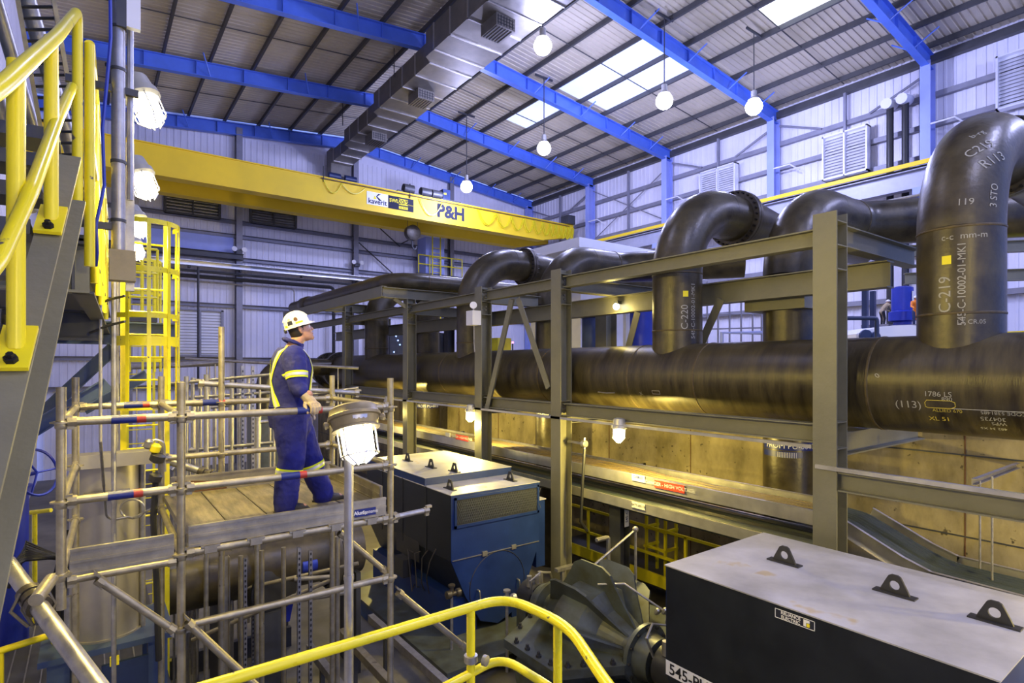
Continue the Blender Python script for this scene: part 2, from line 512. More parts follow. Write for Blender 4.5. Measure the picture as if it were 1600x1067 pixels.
# louvers on the right wall
def wall_louver(y0, y1, z0, z1, lab):
    t = thing('wall_louver', lab, 'louver', (25.9, (y0+y1)/2, z0), 'silver louvers on the right wall')
    f = MB()
    for a in ((y0, y0+.06), ((y0+y1)/2-.03, (y0+y1)/2+.03), (y1-.06, y1)): f.bx(25.75, 26.15, a[0], a[1], z0, z1)
    for a in ((z0, z0+.06), (z1-.06, z1)): f.bx(25.75, 26.15, y0, y1, a[0], a[1])
    f.build('louver_frame', t, 'louver_metal')
    s = MB()
    n = 14
    for i in range(n):
        z = z0+.06+(z1-z0-.12)*(i+.5)/n
        s.ob((25.92, (y0+y1)/2, z), V((.045,0,.06)), V((0,(y1-y0)/2-.05,0)), V((.004,0,.005)))
    s.bx(26.1, 26.14, y0, y1, z0, z1)
    s.build('blades', t, 'louver_metal')
wall_louver(10.15, 11.95, H+8.05, H+9.95, 'large bright silver louver above the crane rail, nearest full one')
wall_louver(16.15, 18.2, H+8.45, H+10.1, 'silver louver on the right wall above the flanged elbow')
wall_louver(4.4, 6.0, H+9.0, H+10.9, 'silver louver on the right wall partly behind the tall pipe elbow')
for k, y in enumerate((8.72, 9.25)):
    t = thing('downpipe', ['black capped vertical pipe beside the blue column at the right wall', 'black capped vertical pipe, the one farther from the blue column'][k], 'pipe', (25.6, y, UPF), 'black wall pipes')
    MB().cyl((25.6, y, UPF), (25.6, y, H+10.25), .125, n=14).build('pipe_run', t, 'black_rubber')
    MB().cyl((25.2, y, H+10.3), (25.9, y, H+10.42), .2, n=16).build('end_cap', t, 'white_paint')
# far wall steel
for k, (x, lab) in enumerate(((1.5, 'grey column on the far wall nearest the left wall'), (6.35, 'grey column on the far wall between the two dark louvers'), (12.72, 'grey column on the far wall left of the hoist motor'), (19.3, 'grey column on the far wall behind the farthest hanging lamp'))):
    struct(MB().beam((x, 32.85, 0), (x, 32.85, zb(x)+.4), .3, .35, .02, .015, up=UY), 'end_column', 'grey_steel', lab, 'column', 'far wall columns')
for i, z in enumerate((H+9.0, H+7.55, H+6.8, H+5.6, H+3.1, H+.3, H-1.1)):
    struct(MB().beam((XL, 32.95, z), (26, 32.95, z), .2, .2, .015, .015, 'C', up=UZ), 'girt', 'grey_steel', 'grey horizontal girt on the far wall, %s from the top' % ORD[i], 'girt', 'far wall girts')
for i, (x0, x1, x2, x3) in enumerate(((12.8, 9.4, 15.6, 7.4), (12.8, 7.4, 15.6, 5.3), (19.2, 9.6, 15.7, 7.6))):
    struct(MB().cyl((x0, 32.8, H+x1), (x2, 32.8, H+x3), .035, n=6), 'wall_brace', 'dark_steel', ['thin diagonal rod on the far wall above the crane sign', 'thin diagonal rod on the far wall below the crane', 'thin diagonal rod on the far wall at the farthest lamp'][i], 'brace', 'far wall rods')
def far_louver(k, x0, x1, z0, z1, lab):
    o = MB().bx(x0, x1, 33.0, 33.06, z0, z1).build('window_%d' % k, None, 'navy_enclosure')
    tag(o, lab, 'window', None, 'structure')
    f = MB()
    for a, b in ((x0-.06, x0+.05), ((x0+x1)/2-.03, (x0+x1)/2+.03), (x1-.05, x1+.06)): f.bx(a, b, 32.78, 33.05, z0-.06, z1+.06)
    f.bx(x0, x1, 32.78, 33.05, z0-.1, z0); f.bx(x0, x1, 32.78, 33.05, z1, z1+.08)
    f.build('window_frame', o, 'dark_purlin')
    s = MB()
    for i in range(5):
        z = z0 + (z1-z0)*(i+.5)/5
        s.ob(((x0+x1)/2, 32.92, z), V(((x1-x0)/2,0,0)), V((0,.05,.07)), V((0,.008,-.006)))
    s.build('louver_blades', o, 'aluminium')
far_louver(1, 3.0, 5.43, H+7.65, H+8.45, 'dark framed louver high on the far wall, left of the column')
far_louver(2, 6.95, 9.27, H+7.7, H+8.4, 'dark framed louver high on the far wall, right of the column')
t = thing('wall_louver', 'large white slatted louver panel low on the far wall left of the man', 'louver', (4.5, 32.8, H+.5))
s = MB()
for i in range(14):
    z = H+.58+2.1*(i+.5)/14
    s.ob((4.52, 32.75, z), V((.95,0,0)), V((0,.03,.06)), V((0,.008,-.006)))
s.bx(3.57, 5.47, 32.82, 32.86, H+.5, H+2.74)
s.build('blades', t, 'white_plain')
s = MB()
for a, b in ((3.45, 3.57), (5.47, 5.59)): s.bx(a, b, 32.65, 32.9, H+.42, H+2.82)
for a, b in ((H+.40, H+.5), (H+2.74, H+2.82)): s.bx(3.45, 5.59, 32.65, 32.9, a, b)
s.bx(4.48, 4.56, 32.66, 32.8, H+.5, H+2.74)
s.build('louver_frame', t, 'grey_steel')
# services on the far wall
t = thing('cable_tray', 'pale cable tray running along the far wall below the crane', 'cable tray', (6, 32.4, H+5.0))
MB().beam((XL, 32.4, H+5.08), (14.5, 32.4, H+5.08), .5, .26, .015, .015, 'C').build('tray_channel', t, 'aluminium')
b = MB()
for x in (1.5, 4, 6.35, 9.5, 12.7): b.bx(x-.05, x+.05, 32.3, 32.66, H+4.86, H+4.95)
b.build('bracket', t, 'dark_steel')
for k, (z, r, m, lab) in enumerate(((4.72, .07, 'dark_steel', 'dark pipe under the cable tray on the far wall'), (4.45, .10, 'black_rubber', 'thick black pipe low under the far wall cable tray'), (4.2, .045, 'galv', 'thin galvanised pipe lowest under the far wall cable tray'))):
    tag(MB().path(rounded([(XL, 32.5, H+z), (13.5-k*2.2, 32.5, H+z), (13.5-k*2.2, 32.5, H-.5)], .25), r, 8).build('wall_pipe', None, m), lab, 'pipe', 'far wall pipes')
tag(MB().beam((XL, 32.5, H+5.65), (6.5, 32.5, H+5.65), .3, .3, .02, .02).build('monorail_beam', None, 'dark_steel'), 'dark short beam ending at the far wall column above the tray', 'beam')
tag(MB().path([(4.36, 32.2, H+4.9), (4.36, 32.2, H-.9), (4.7, 32.2, H-.95)], .055, 8).build('drop_pipe', None, 'dark_steel'), 'thin dark vertical pipe in front of the white louver panel', 'pipe')
for k, (x, lab) in enumerate(((6.3, 'twin emergency lights on the far wall column between the louvers'), (12.72, 'twin emergency lights on the far wall above the pipe elbow'))):
    t = thing('emergency_light', lab, 'emergency light', (x, 32.5, H+5.75), 'twin emergency lights')
    MB().bx(x-.14, x+.14, 32.45, 32.67, H+5.82, H+6.0).build('battery_box', t, 'dark_steel')
    for s_ in (-1, 1):
        MB().lathe((x+s_*.24, 32.55, H+6.05), (0,-1,.0), [(0,.05),(.1,.13),(.14,.13)], 12).build('lamp_head', t, 'white_plain')
t = thing('blue_steel_wall_panel', 'blue grey panel band on the far wall at the left behind the ladder cage', 'panel', (3.9, 33.0, H+5.9), None, 'structure')
MB().bx(1.8, 6.1, 32.9, 33.04, H+5.9, H+6.7).build('panel_face', t, 'column_blue')
# ================================================================ roof duct and lamps
t = thing('ventilation_duct', 'stepped galvanised air duct hung below the roof ridge', 'duct', (10.8, 20, H+11.4))
segs = [(0.5, 7.0, 9.45, 12.15, 1.15), (7.0, 13.5, 9.75, 12.1, 1.05), (13.5, 19.0, 9.95, 12.1, .95), (19.0, 24.5, 10.25, 12.1, .85), (24.5, 29.0, 10.55, 12.05, .75), (29.0, 32.0, 10.9, 12.0, .65)]
for k, (ya, yb2, xa, xb, hh) in enumerate(segs):
    z0 = H+11.35
    d = MB()
    d.bx(xa, xb, ya, yb2-.25, z0, z0+hh)
    if k+1 < len(segs):
        n = segs[k+1]
        d.add([(xa,yb2-.25,z0),(xb,yb2-.25,z0),(xb,yb2-.25,z0+hh),(xa,yb2-.25,z0+hh),(n[2],yb2,z0),(n[3],yb2,z0),(n[3],yb2,z0+n[4]),(n[2],yb2,z0+n[4])],
              [(0,1,5,4),(1,2,6,5),(2,3,7,6),(3,0,4,7)])
    o = d.build('duct_section', t, 'duct_metal', smooth=False)
    f = MB()
    y = ya
    while y < yb2-.4:
        f.bx(xa-.035, xb+.035, y, y+.05, z0-.035, z0); f.bx(xa-.035, xa, y, y+.05, z0-.035, z0+hh); f.bx(xb, xb+.035, y, y+.05, z0-.035, z0+hh)
        y += 1.15
    f.build('flange_bar', o, 'aluminium', smooth=False)
for y, x in ((9.5, 10.3), (15.0, 10.5), (21.0, 10.8), (26.2, 11.0)):
    o = MB().bx(x, x+.75, y, y+.9, H+10.95, H+11.35).build('air_outlet', t, 'duct_metal', smooth=False)
    g = MB()
    for i in range(6): g.bx(x+.06+i*.115, x+.085+i*.115, y-.012, y, H+10.99, H+11.31)
    for i in range(3): g.bx(x+.04, x+.71, y-.014, y-.002, H+11.05+i*.1, H+11.065+i*.1)
    for i in range(6): g.bx(x+.06+i*.115, x+.085+i*.115, y+.05, y+.85, H+10.935, H+10.95)
    g.build('grille', o, 'lug_steel', smooth=False)
h = MB()
for y in (4, 10, 16, 22, 28):
    for x in (10.2, 11.9): h.cyl((x, y, H+12.0), (x, y, zb(x)+.7), .02, n=6)
h.build('hanger_rod', t, 'dark_steel')
dd = MB().bx(10.9, 12.0, 31.76, 32.5, H+9.9, H+12.2).bx(11.2, 11.9, 31.3, 31.76, H+10.0, H+10.6).build('duct_drop', t, 'duct_metal', smooth=False)
MB().bx(11.25, 11.85, 31.28, 31.3, H+10.05, H+10.55).build('grille', dd, 'lug_steel', smooth=False)

LAMP_LAB = ['large high bay lamp hanging nearest, just right of the roof duct', 'high bay lamp hanging in front of the long blue rafter, middle of the right slope',
            'high bay lamp at the blue rafter closest to the right wall', 'high bay lamp below the middle rafter, above the crane end', 'farthest high bay lamp, above the crane bridge',
            'added unseen high bay lamp over the stair behind the viewer', 'added unseen high bay lamp over the near motor behind the viewer', 'added unseen high bay lamp near the right wall behind the viewer', 'unseen high bay lamp hanging over the left walkway']
lamps = [at(848,72,z=11.0), at(1038,158,z=9.75), at(1178,167,z=9.75), at(850,232,z=9.75), at(729,292,z=9.25), V((5.5,-2.5,H+9.75)), V((12.0,-2.0,H+9.75)), V((20,-1,H+9.75)), V((2.6,9.0,H+10.6))]  # lamps outside the view are added, to light the foreground
for i, p in enumerate(lamps):
    t = thing('high_bay_lamp', LAMP_LAB[i], 'lamp', p, 'high bay lamps')
    MB().lathe(p+V((0,0,.25)), UZ, [(0,.22),(.06,.17),(.12,.11),(.34,.11),(.38,.05)], 16).build('ballast_housing', t, 'lamp_grey')
    MB().ball(p, .31, 20, 14, 1, 1, .95).build('glass_globe', t, 'cool_glass')
    MB().cyl(p+V((0,0,.5)), V((p.x, p.y, zb(p.x)+.65)), .022, n=6).build('suspension_cable', t, 'dark_steel')
    MB().bx(p.x-.5, p.x+.5, p.y-.03, p.y+.03, zb(p.x)+.58, zb(p.x)+.66).build('mounting_bar', t, 'dark_steel')
    point_light('lamp_light', p-V((0,0,.35)), E_HIGH*(.35 if i == 8 else .8 if i == 4 else 1.1 if i == 3 else 1), COOL, .15, t)

# ================================================================ bridge crane
G1, G2 = 27.1, 29.6
cr = thing('bridge_crane', 'yellow double girder bridge crane spanning the hall', 'crane', (12, 28.3, H+7.7))
for y in (G1, G2):
    g = MB()
    xe = 25.0
    z0 = H+7.72
    g.prism([(XL,0),(xe-2.5,0),(xe,.5),(xe,1.18),(XL,1.18)], (0,y,z0), UX, UZ, (0,.5,0))
    o = g.build('girder', cr, 'crane_yellow', smooth=False)
    MB().bx(XL, xe, y-.06, y+.56, z0+1.18, z0+1.23).bx(XL, xe-2.5, y-.06, y+.56, z0-.04, z0).build('flange_plate', o, 'crane_yellow', smooth=False)
MB().bx(24.6, 25.4, G1-.6, G2+1.1, H+7.55, H+8.0).build('end_truck', cr, 'crane_yellow', smooth=False)
MB().bx(24.3, 24.9, G1-.3, G1+.4, H+8.95, H+9.5).build('drive_box', cr, 'dark_steel', smooth=False)
yf = G1-.006
def zline(px): return at(px, 300, Y=G1).x
xk0, xk1, xk2 = zline(573), zline(606), zline(646)
zk0, zk1 = H+8.0, H+8.66
sg = MB().mat('white_plain').bx(xk0, xk1, yf-.01, yf, zk0+.02, zk1)
sg.mat('label_black').text('kaverit', ((xk0+xk1)/2, yf-.014, zk0+.2), UX, UZ, .36, fat=.02)
xm = (xk0+xk1)/2
sg.mat('label_black').prism([(0,0),(.26,-.2),(.10,-.2),(-.06,-.02),(.06,.14),(.2,.14)], (xm-.02, yf-.014, zk0+.48), UX, UZ, (0,-.003,0))
sg.mat('label_yellow').prism([(-.2,-.14),(-.02,-.14),(-.13,.06)], (xm-.02, yf-.014, zk0+.46), UX, UZ, (0,-.003,0))
sg.build('company_sign', cr)
sg = MB().mat('label_black').bx(xk1+.02, xk2, yf-.01, yf, zk0, zk1)
wd = xk2-xk1
sg.mat('label_yellow').bx(xk1+wd*.42, xk1+wd*.77, yf-.014, yf-.01, zk0+.27, zk0+.58).bx(xk1+wd*.42, xk1+wd*.77, yf-.014, yf-.01, zk0+.06, zk0+.20)
sg.text('SWL', (xk1+wd*.23, yf-.014, zk0+.42), UX, UZ, .26, fat=.02).text('Tonnes', (xk1+wd*.885, yf-.014, zk0+.33), UX, UZ, .09)
sg.mat('label_black').text('20/5', (xk1+wd*.595, yf-.018, zk0+.42), UX, UZ, .32, fat=.02).text('C 315', (xk1+wd*.595, yf-.018, zk0+.13), UX, UZ, .14, fat=.01)
sg.build('load_sign', cr)
xa, xb = zline(688), zline(721)
MB().text('P&H', ((xa+xb)/2, yf-.004, H+8.32), UX, UZ, .95, fat=.045).build('lettering', cr, 'label_black')
# festoon cable loops along the girder face
x = zline(745)
fe = MB()
loops = [(zline(505), zline(533), .55), (zline(533), zline(570), .4), (zline(655), zline(690), .8),]
xx = x; st = 1.25
while xx < 24.6:
    loops.append((xx, xx+st, .8)); loops.append((xx+.1, xx+st+.1, .74))
    xx += st; st = max(.32, st*.86)
for a, b, dp in loops:
    fe.path([(a+(b-a)*i/10, yf-.06-.02*(i%2), H+8.78-dp*(1-(2*i/10-1)**2)) for i in range(11)], .026, 5)
fe.build('festoon_cable', cr, 'rail_yellow')
fr = MB().cyl((zline(500), yf-.08, H+8.84), (24.6, yf-.08, H+8.84), .02, n=5)
for px in (505, 640): fr.cyl((zline(px), yf-.04, H+8.7), (zline(px), yf-.04, H+9.45), .03, n=5)
fr.build('festoon_rail', cr, 'dark_steel')
tr = thing('hoist_trolley', 'dark hoist trolley with motors on top of the crane girders', 'hoist', (13.6, 28.4, H+8.95))
xq = zline(655)
m_ = MB()
for dx in (-.9, .1, .75):
    m_.lathe((xq+dx, G1+.1, H+9.2), UX, [(0,.1),(.03,.24),(.6,.24),(.66,.1)], 12)
m_.bx(xq-1.2, xq+2.6, G1+.05, G2+.3, H+8.95, H+9.06)
m_.build('motor_unit', tr, 'dark_steel')
MB().bx(xq+1.5, xq+1.95, G1+.1, G1+.5, H+9.06, H+9.6).build('control_box', tr, 'navy_enclosure')
MB().bx(xq+1.55, xq+1.7, G1+.085, G1+.1, H+9.3, H+9.4).build('label', tr, 'label_yellow')
xq2 = zline(525)
m_ = MB()
for dx in (-.3, .5): m_.lathe((xq2+dx, G1+.3, H+9.15), UX, [(0,.1),(.03,.18),(.6,.18),(.66,.08)], 12)
tag(m_.build('bridge_drive', None, 'navy_enclosure'), 'blue drive motor on the crane girder below the duct end', 'motor')
hk = thing('hook_block', 'round hook block hanging between the yellow crane girders', 'hook', (zline(662), 28.6, H+6.9))
xh = zline(662)
MB().lathe((xh, 28.2, H+7.25), UY, [(0,.3),(.05,.42),(.4,.42),(.45,.3)], 18).build('sheave', hk, 'flange_steel')
MB().path([(xh,28.42,H+6.85),(xh,28.42,H+6.5),(xh+.1,28.42,H+6.35),(xh+.22,28.42,H+6.4),(xh+.24,28.42,H+6.55)], .05, 8).build('hook', hk, 'dark_steel')
MB().cyl((xh-.3,28.42,H+7.3),(xh-.3,28.42,H+8.95), .015, n=5).cyl((xh+.3,28.42,H+7.3),(xh+.3,28.42,H+8.95), .015, n=5).build('wire_rope', hk, 'dark_steel')
# access platform below the crane at the far side
cp = thing('access_platform', 'yellow railed access ladder and platform under the crane bridge', 'platform', at(685,420,Y=31.5))
xa, xb = at(654,420,Y=31.2).x, at(722,420,Y=31.2).x
zt = at(690,402,Y=31.2).z; zf = zt-1.1
r_ = MB()
for x in [xa+(xb-xa)*i/4 for i in range(5)]: r_.cyl((x,31.2,zf),(x,31.2,zt),.035,n=6)
for z in (zt, zt-.55): r_.cyl((xa,31.2,z),(xb,31.2,z),.035,n=6)
r_.build('guard_rail', cp, 'yellow_paint')
MB().bx(xa,xb,31.2,32.7,zf-.12,zf).build('deck_plate', cp, 'dark_steel')
l_ = MB()
x0 = at(682,400,Y=31.1).x
for dx in (-.28,.28): l_.cyl((x0+dx,31.1,zf-3),(x0+dx,31.1,zt+1.5),.04,n=6)
for i in range(16): l_.cyl((x0-.28,31.1,zf-2.9+i*.3),(x0+.28,31.1,zf-2.9+i*.3),.02,n=5)
for z in (zt-.1, zt+1.2): l_.path(arc((x0,31.1,z),UX,-UY,.42,0,math.pi,10),.03,5)
l_.build('ladder', cp, 'yellow_paint')
MB().bx(xa+.6,xa+1.9,31.4,32.5,zf+.05,zf+2.3).build('equipment_box', cp, 'column_blue')
p_ = MB()
for x in (xa+.3, xb-.3): p_.beam((x,32,0),(x,32,zf-.1),.25,.25)
p_.build('support_post', cp, 'dark_steel')
# white framed enclosure roof behind the elbows
c0 = at(905,370,X=13.5)
en = thing('white_enclosure', 'white flat-roofed enclosure frame behind the flanged elbows', 'enclosure', (15, c0.y+2, UPF))
zt = c0.z; zl = zt-.34
xa, xb, ya, yb2 = 13.5, 18.6, c0.y, c0.y+4.2
MB().bx(xa,xb,ya,yb2,zl,zt).build('roof_slab', en, 'white_plain', smooth=False)
p_ = MB()
for x, y in ((xa+.15,ya+.15),(xa+.15,yb2-.15),(xb-.15,ya+.15),(xb-.15,yb2-.15)): p_.beam((x,y,UPF),(x,y,zl),.18,.18,.015,.012)
p_.bx(xa+.1,xb-.1,ya+.1,ya+.2,zl-.5,zl-.36)
p_.build('support_post', en, 'dark_steel')
MB().bx(xa+1.2,xb,ya+1.2,yb2,UPF,zl-1.2).build('cabinet_body', en, 'white_paint', smooth=False)
# ================================================================ pipe rack
XC = 7.6
CY = [at(px, 434, X=XC).y for px in (1297, 877, 755, 640, 543)]
CT = [at(1297,335,X=XC).z, at(877,422,X=XC).z, at(755,449,X=XC).z, at(640,474,X=XC).z, at(543,480,X=XC).z]
CL = ['tall grey rack column nearest the viewer, beside the riser marked C-219', 'grey rack column standing behind the finned pump', 'grey rack column carrying the white gauge box',
      'grey rack column under the cantilevered pipe bracket', 'grey rack column farthest along the pipe header, just right of the man']
for k in range(5):
    y, zt = CY[k], CT[k]
    t = thing('rack_column', CL[k], 'column', (XC, y, 0), 'pipe rack columns')
    MB().beam((XC, y, 0), (XC, y, zt), .29, .30, .022, .016, up=UX).build('post', t, 'rack_paint')
    MB().bx(XC-.25, XC+.25, y-.25, y+.25, 0, .03).build('base_plate', t, 'rack_paint')
    s = MB()
    for z in (H+1.8, H+1.5, H+1.2, H-.72, H-1.05):
        if z < zt: s.bx(XC-.13, XC+.13, y-.15, y+.15, z-.008, z+.008)
    s.build('stiffener', t, 'rack_paint')
    b = MB()
    for z in (H+1.7, H+1.62, H+1.4, H+1.32, H-.8, H-.88, H-.96):
        if z < zt:
            for dx in (-.06, .06): b.lathe((XC+dx, y-.008, z), -UY, [(0,.016),(.03,.016)], 6)
    b.build('bolts', t, 'galv')
TB = H+1.64
def rack_beam(name, p0, p1, w, h, lab, kind='I', mat='rack_paint', cat='beam', group='pipe rack beams'):
    return tag(MB().beam(p0, p1, w, h, .018, .012, kind).build(name, None, mat), lab, cat, group)
for k in range(4):
    y0, y1 = CY[k]+.16, CY[k+1]-.16
    zz = TB
    rack_beam('rack_beam', (XC, y0, zz), (XC, y1, zz), .2, .22, ['top rack beam between the tall column and the column behind the pump', 'top rack beam above the V shaped braces', 'top rack beam left of the white gauge box', 'top rack beam behind the head of the man'][k])
rack_beam('rack_beam', (XC, CY[4]+.16, TB), (XC, CY[4]+4.5, TB), .2, .22, 'top rack beam running off beyond the farthest rack column')
for k in range(4):
    y0, y1 = CY[k]+.16, CY[k+1]-.16
    o = rack_beam('rack_beam', (XC, y0, H-.88), (XC, y1, H-.88), .2, .25, ['lower rack beam carrying the brightest floodlight', 'lower rack beam under the V shaped braces', 'lower rack beam with the floodlight beside the white gauge box column', 'lower rack beam farthest along the pipe header'][k])
    rack_beam('conduit_strut', (XC-.14, y0-.3 if k else y0, H-1.05), (XC-.14, y1+.3, H-1.05), .05, .045, ['pale strut channel under the lower beam with the brightest floodlight', 'pale strut channel under the beam with the V braces', 'pale strut channel beside the second floodlight', 'pale strut channel farthest along the rack'][k], 'R', 'aluminium', 'strut', 'rack struts')
rack_beam('rack_beam', (XC-.05, CY[0]-.16, H-1.45), (XC-.05, .3, H-1.45), .2, .24, 'low rack beam running right from the tall column above the sloping tray')
rack_beam('conduit_strut', (XC-.16, CY[0]+.1, H-1.29), (XC-.16, .3, H-1.31), .06, .05, 'bright strut channel on top of the low beam at the right', 'R', 'aluminium', 'strut', 'rack struts')
# rear line of beams carrying the risers
rack_beam('rack_beam', (9.15, 3.3, H+1.29), (9.15, 26, H+1.29), .25, .38, 'deep rear rack beam running behind the risers')
for k in range(5):
    y = CY[k]
    zz = TB-.02 if k else TB+.02
    rack_beam('cross_beam', (XC+.2, y, zz), (10.4 if k in (0,1) else 9.3, y, zz), .2, .28, ['upper cross beam behind the tall column, lit blue', 'upper cross beam at the column behind the pump', 'upper cross beam at the white gauge box column', 'upper cross beam below the pipe bracket', 'upper cross beam at the farthest rack column'][k], group='rack cross beams')
    rack_beam('cross_beam', (XC+.16, y, H-1.02), (10.55 if k in (0,1) else 9.3, y, H-1.02), .2, .3, ['lower cross beam under the header at the tall column', 'lower cross beam under the header behind the pump', 'lower cross beam under the header at the gauge box column', 'lower cross beam under the header below the pipe bracket', 'lower cross beam under the header at the farthest rack column'][k], group='rack cross beams')
    rack_beam('rear_column', (9.15, y, UPF if False else H-.88), (9.15, y, H+1.10), .22, .22, ['short rear rack column behind the tall column', 'short rear rack column beside the small light', 'short rear rack column behind the gauge box', 'short rear rack column behind the pipe bracket', 'short rear rack column at the farthest rack bay'][k], cat='column', group='rear rack columns')
# V braces
q = at(810, 466, X=XC)
for k, (px, py, lab) in enumerate(((766, 640, 'left leg of the V shaped brace between two rack columns'), (863, 606, 'right leg of the V shaped brace between two rack columns'))):
    p = at(px, py, X=XC)
    tag(MB().beam((XC-.04, q.y+(.12 if k == 0 else -.12), q.z-.02), (XC-.04, p.y, p.z), .15, .15, .014, .014, 'L', up=UX).build('diagonal_brace', None, 'rack_paint'), lab, 'brace', 'V brace legs')
for k, (a, b, lab) in enumerate((((1130,468),(1098,540),'diagonal brace behind the riser marked C-220'), ((1000,488),(985,545),'diagonal brace left of the riser marked C-220'))):
    p0, p1 = at(*a, X=9.1), at(*b, X=9.1)
    d = (p1-p0)
    tag(MB().beam(p0, p0+d*2.1, .16, .16, .014, .014, 'L', up=UX).build('diagonal_brace', None, 'rack_paint'), lab, 'brace', 'rear rack braces')
# cantilever bracket at the far bays
for k in (3, 4):
    y = CY[k]; zt = CT[k]
    b = thing('cantilever_bracket', ['grey cantilever bracket on the fourth rack column carrying the long pipe', 'grey cantilever bracket on the farthest rack column carrying the long pipe'][k-3], 'bracket', (XC, y, zt), 'rack cantilevers')
    MB().beam((6.75, y, H+2.08), (9.9, y, H+2.08), .22, .3, .02, .014).build('bracket_beam', b, 'rack_paint')
    MB().beam((XC, y, zt), (XC, y, H+1.93), .26, .28, .02, .014, up=UX).build('stub_column', b, 'rack_paint')
    for s in (-1, 1):
        MB().beam((XC+s*.5, y, H+1.93), (XC+s*.12, y, zt-.12), .1, .05, .01, .01, 'R', up=UY).build('knee_brace', b, 'rack_paint')
rack_beam('edge_beam', (6.75, CY[3]-.12, H+2.1), (6.75, 25.5, H+2.1), .16, .3, 'edge beam below the long pipe above the man', 'C')

# ================================================================ header and risers
HX, HZ, HR = 8.45, H-.24, .61
hd = thing('pipe_header', 'huge dark steel pipe header lying along the whole rack', 'pipe', (HX, 8, HZ))
MB().cyl((HX, -2.5, HZ), (HX, 25.6, HZ), HR, n=48).build('pipe_run', hd, 'header_pipe')
for px in (1358, 1088, 985, 845, 690):
    y = at(px, 600, X=HX-.5).y
    MB().lathe((HX, y-.02, HZ), UY, [(0,HR),(.006,HR+.008),(.03,HR+.008),(.036,HR)], 48, False).build('weld_bead', hd, 'weld')
for y in (23.2, 24.6):
    o = MB().lathe((HX, y, HZ), UY, [(0,HR),(.001,HR+.17),(.09,HR+.17),(.091,HR+.02),(.1,HR+.02),(.101,HR+.17),(.19,HR+.17),(.191,HR)], 40, False).build('flange', hd, 'flange_steel')
    MB().bolts((HX, y-.04, HZ), UY, HR+.1, 28, .022, .28).build('bolts', o, 'dark_bolt')
def hwrap(px, py, ang=0):
    p = at(px, py, X=HX-HR+.03)
    sv = max(-.97, min(.97, (p.z-HZ)/HR)); a0 = math.pi-math.asin(sv); y0 = p.y
    ca, sa = math.cos(ang), math.sin(ang)
    rr = HR+.004
    def f(u, v):
        u, v = u*ca - v*sa, u*sa + v*ca
        al = a0 - v/rr
        return V((HX+rr*math.cos(al), y0-u, HZ+rr*math.sin(al)))
    return f
ck = MB().mat('chalk')
for s_, px, py, sz, an in (('1786 LS', 1466, 616, .085, 0), ('890', 1480, 624, .07, 0), ('(113)', 1418, 632, .13, 0), ('CODE 5381485', 1566, 646, .060, math.pi), ('304735', 1548, 655, .075, math.pi),
                           ('WPS', 1556, 663, .065, math.pi), ('482 34 X5', 1545, 671, .055, math.pi), ('0', 1372, 587, .09, .8), ('X', 1000, 615, .1, .3)):
    ck.text(s_, (0,0,0), UX, UZ, sz, wrap=hwrap(px, py, an))
f = hwrap(1560, 642)
ck.prism([(-.42,-.004),(.42,-.004),(.42,.004),(-.42,.004)], f(0,0)-V((.004,0,0)), -UY, UZ, (.003,0,0))
ck.mat('yellow_chalk').text('ALLIED 670', (0,0,0), UX, UZ, .058, wrap=hwrap(1478, 642))
ck.text('XL 51', (0,0,0), UX, UZ, .085, wrap=hwrap(1463, 655))
f = hwrap(1469, 632)
q = [f(x,y) for x, y in ((-.13,-.045),(.1,-.045),(.14,-.02),(.14,.03),(.1,.05),(-.13,.05),(-.15,.02),(-.15,-.03))]
ck.path(q, .005, 4, closed=True)
f = hwrap(945, 613); ck.mat('aluminium').path([f(-.22,.0),f(0,-.015),f(.22,0)], .012, 4)
f = hwrap(1024, 613); ck.mat('chalk').path([f(-.08,-.03),f(.08,-.03),f(.08,.03),f(-.08,.03)], .005, 4, closed=True)
ck.build('chalk_lettering', hd)

def wrapv(cx, cy, r, ph, z0, vert=False, flip=False):
    def f(u, v):
        if vert: u, v = -v, u
        if flip: u, v = -u, -v
        a = ph + u/r
        return V((cx+(r+.004)*math.cos(a), cy+(r+.004)*math.sin(a), z0+v))
    return f
RR, ER = .432, 1.28
RZ = H+1.6
def flange(mb, b, c, ax, r, n=28, th=.07):
    mb.lathe(V(c)-V(ax)*th*1.1, ax, [(0,r),(.001,r+.12),(th,r+.12),(th+.001,r+.03),(th*1.2,r+.03),(th*1.2+.001,r+.12),(th*2.2,r+.12),(th*2.2+.001,r)], 40, False)
    b.bolts(V(c)-V(ax)*(th*1.1+.05), ax, r+.075, n, .02, th*2.2+.1)
def saddle(mb, cx, cy, r, z1):
    """bottom of a branch pipe cut to the header"""
    n = 40; vs = []
    for i in range(n):
        a = 2*math.pi*i/n
        x = r*math.cos(a)
        vs.append((cx+x, cy+r*math.sin(a), HZ+math.sqrt(max(HR*HR-x*x, 0))-.02))
    for i in range(n):
        a = 2*math.pi*i/n
        vs.append((cx+r*math.cos(a), cy+r*math.sin(a), z1))
    mb.add(vs, [(i, (i+1)%n, n+(i+1)%n, n+i) for i in range(n)])
RIS = [(at(1500,500,X=HX).y, 'C-219', 'nearest tall riser pipe with chalk mark C-219, bending away over the header'), (at(1058,480,X=HX).y, 'C-220', 'riser pipe with chalk mark C-220 and a bolted flange after its bend'),
       (at(738,500,X=HX).y, 'C-221', 'riser pipe behind the white gauge box with a bolted flange after its bend'), (at(586,540,X=HX).y-.15, '', 'farthest riser pipe, just right of the head of the man')]
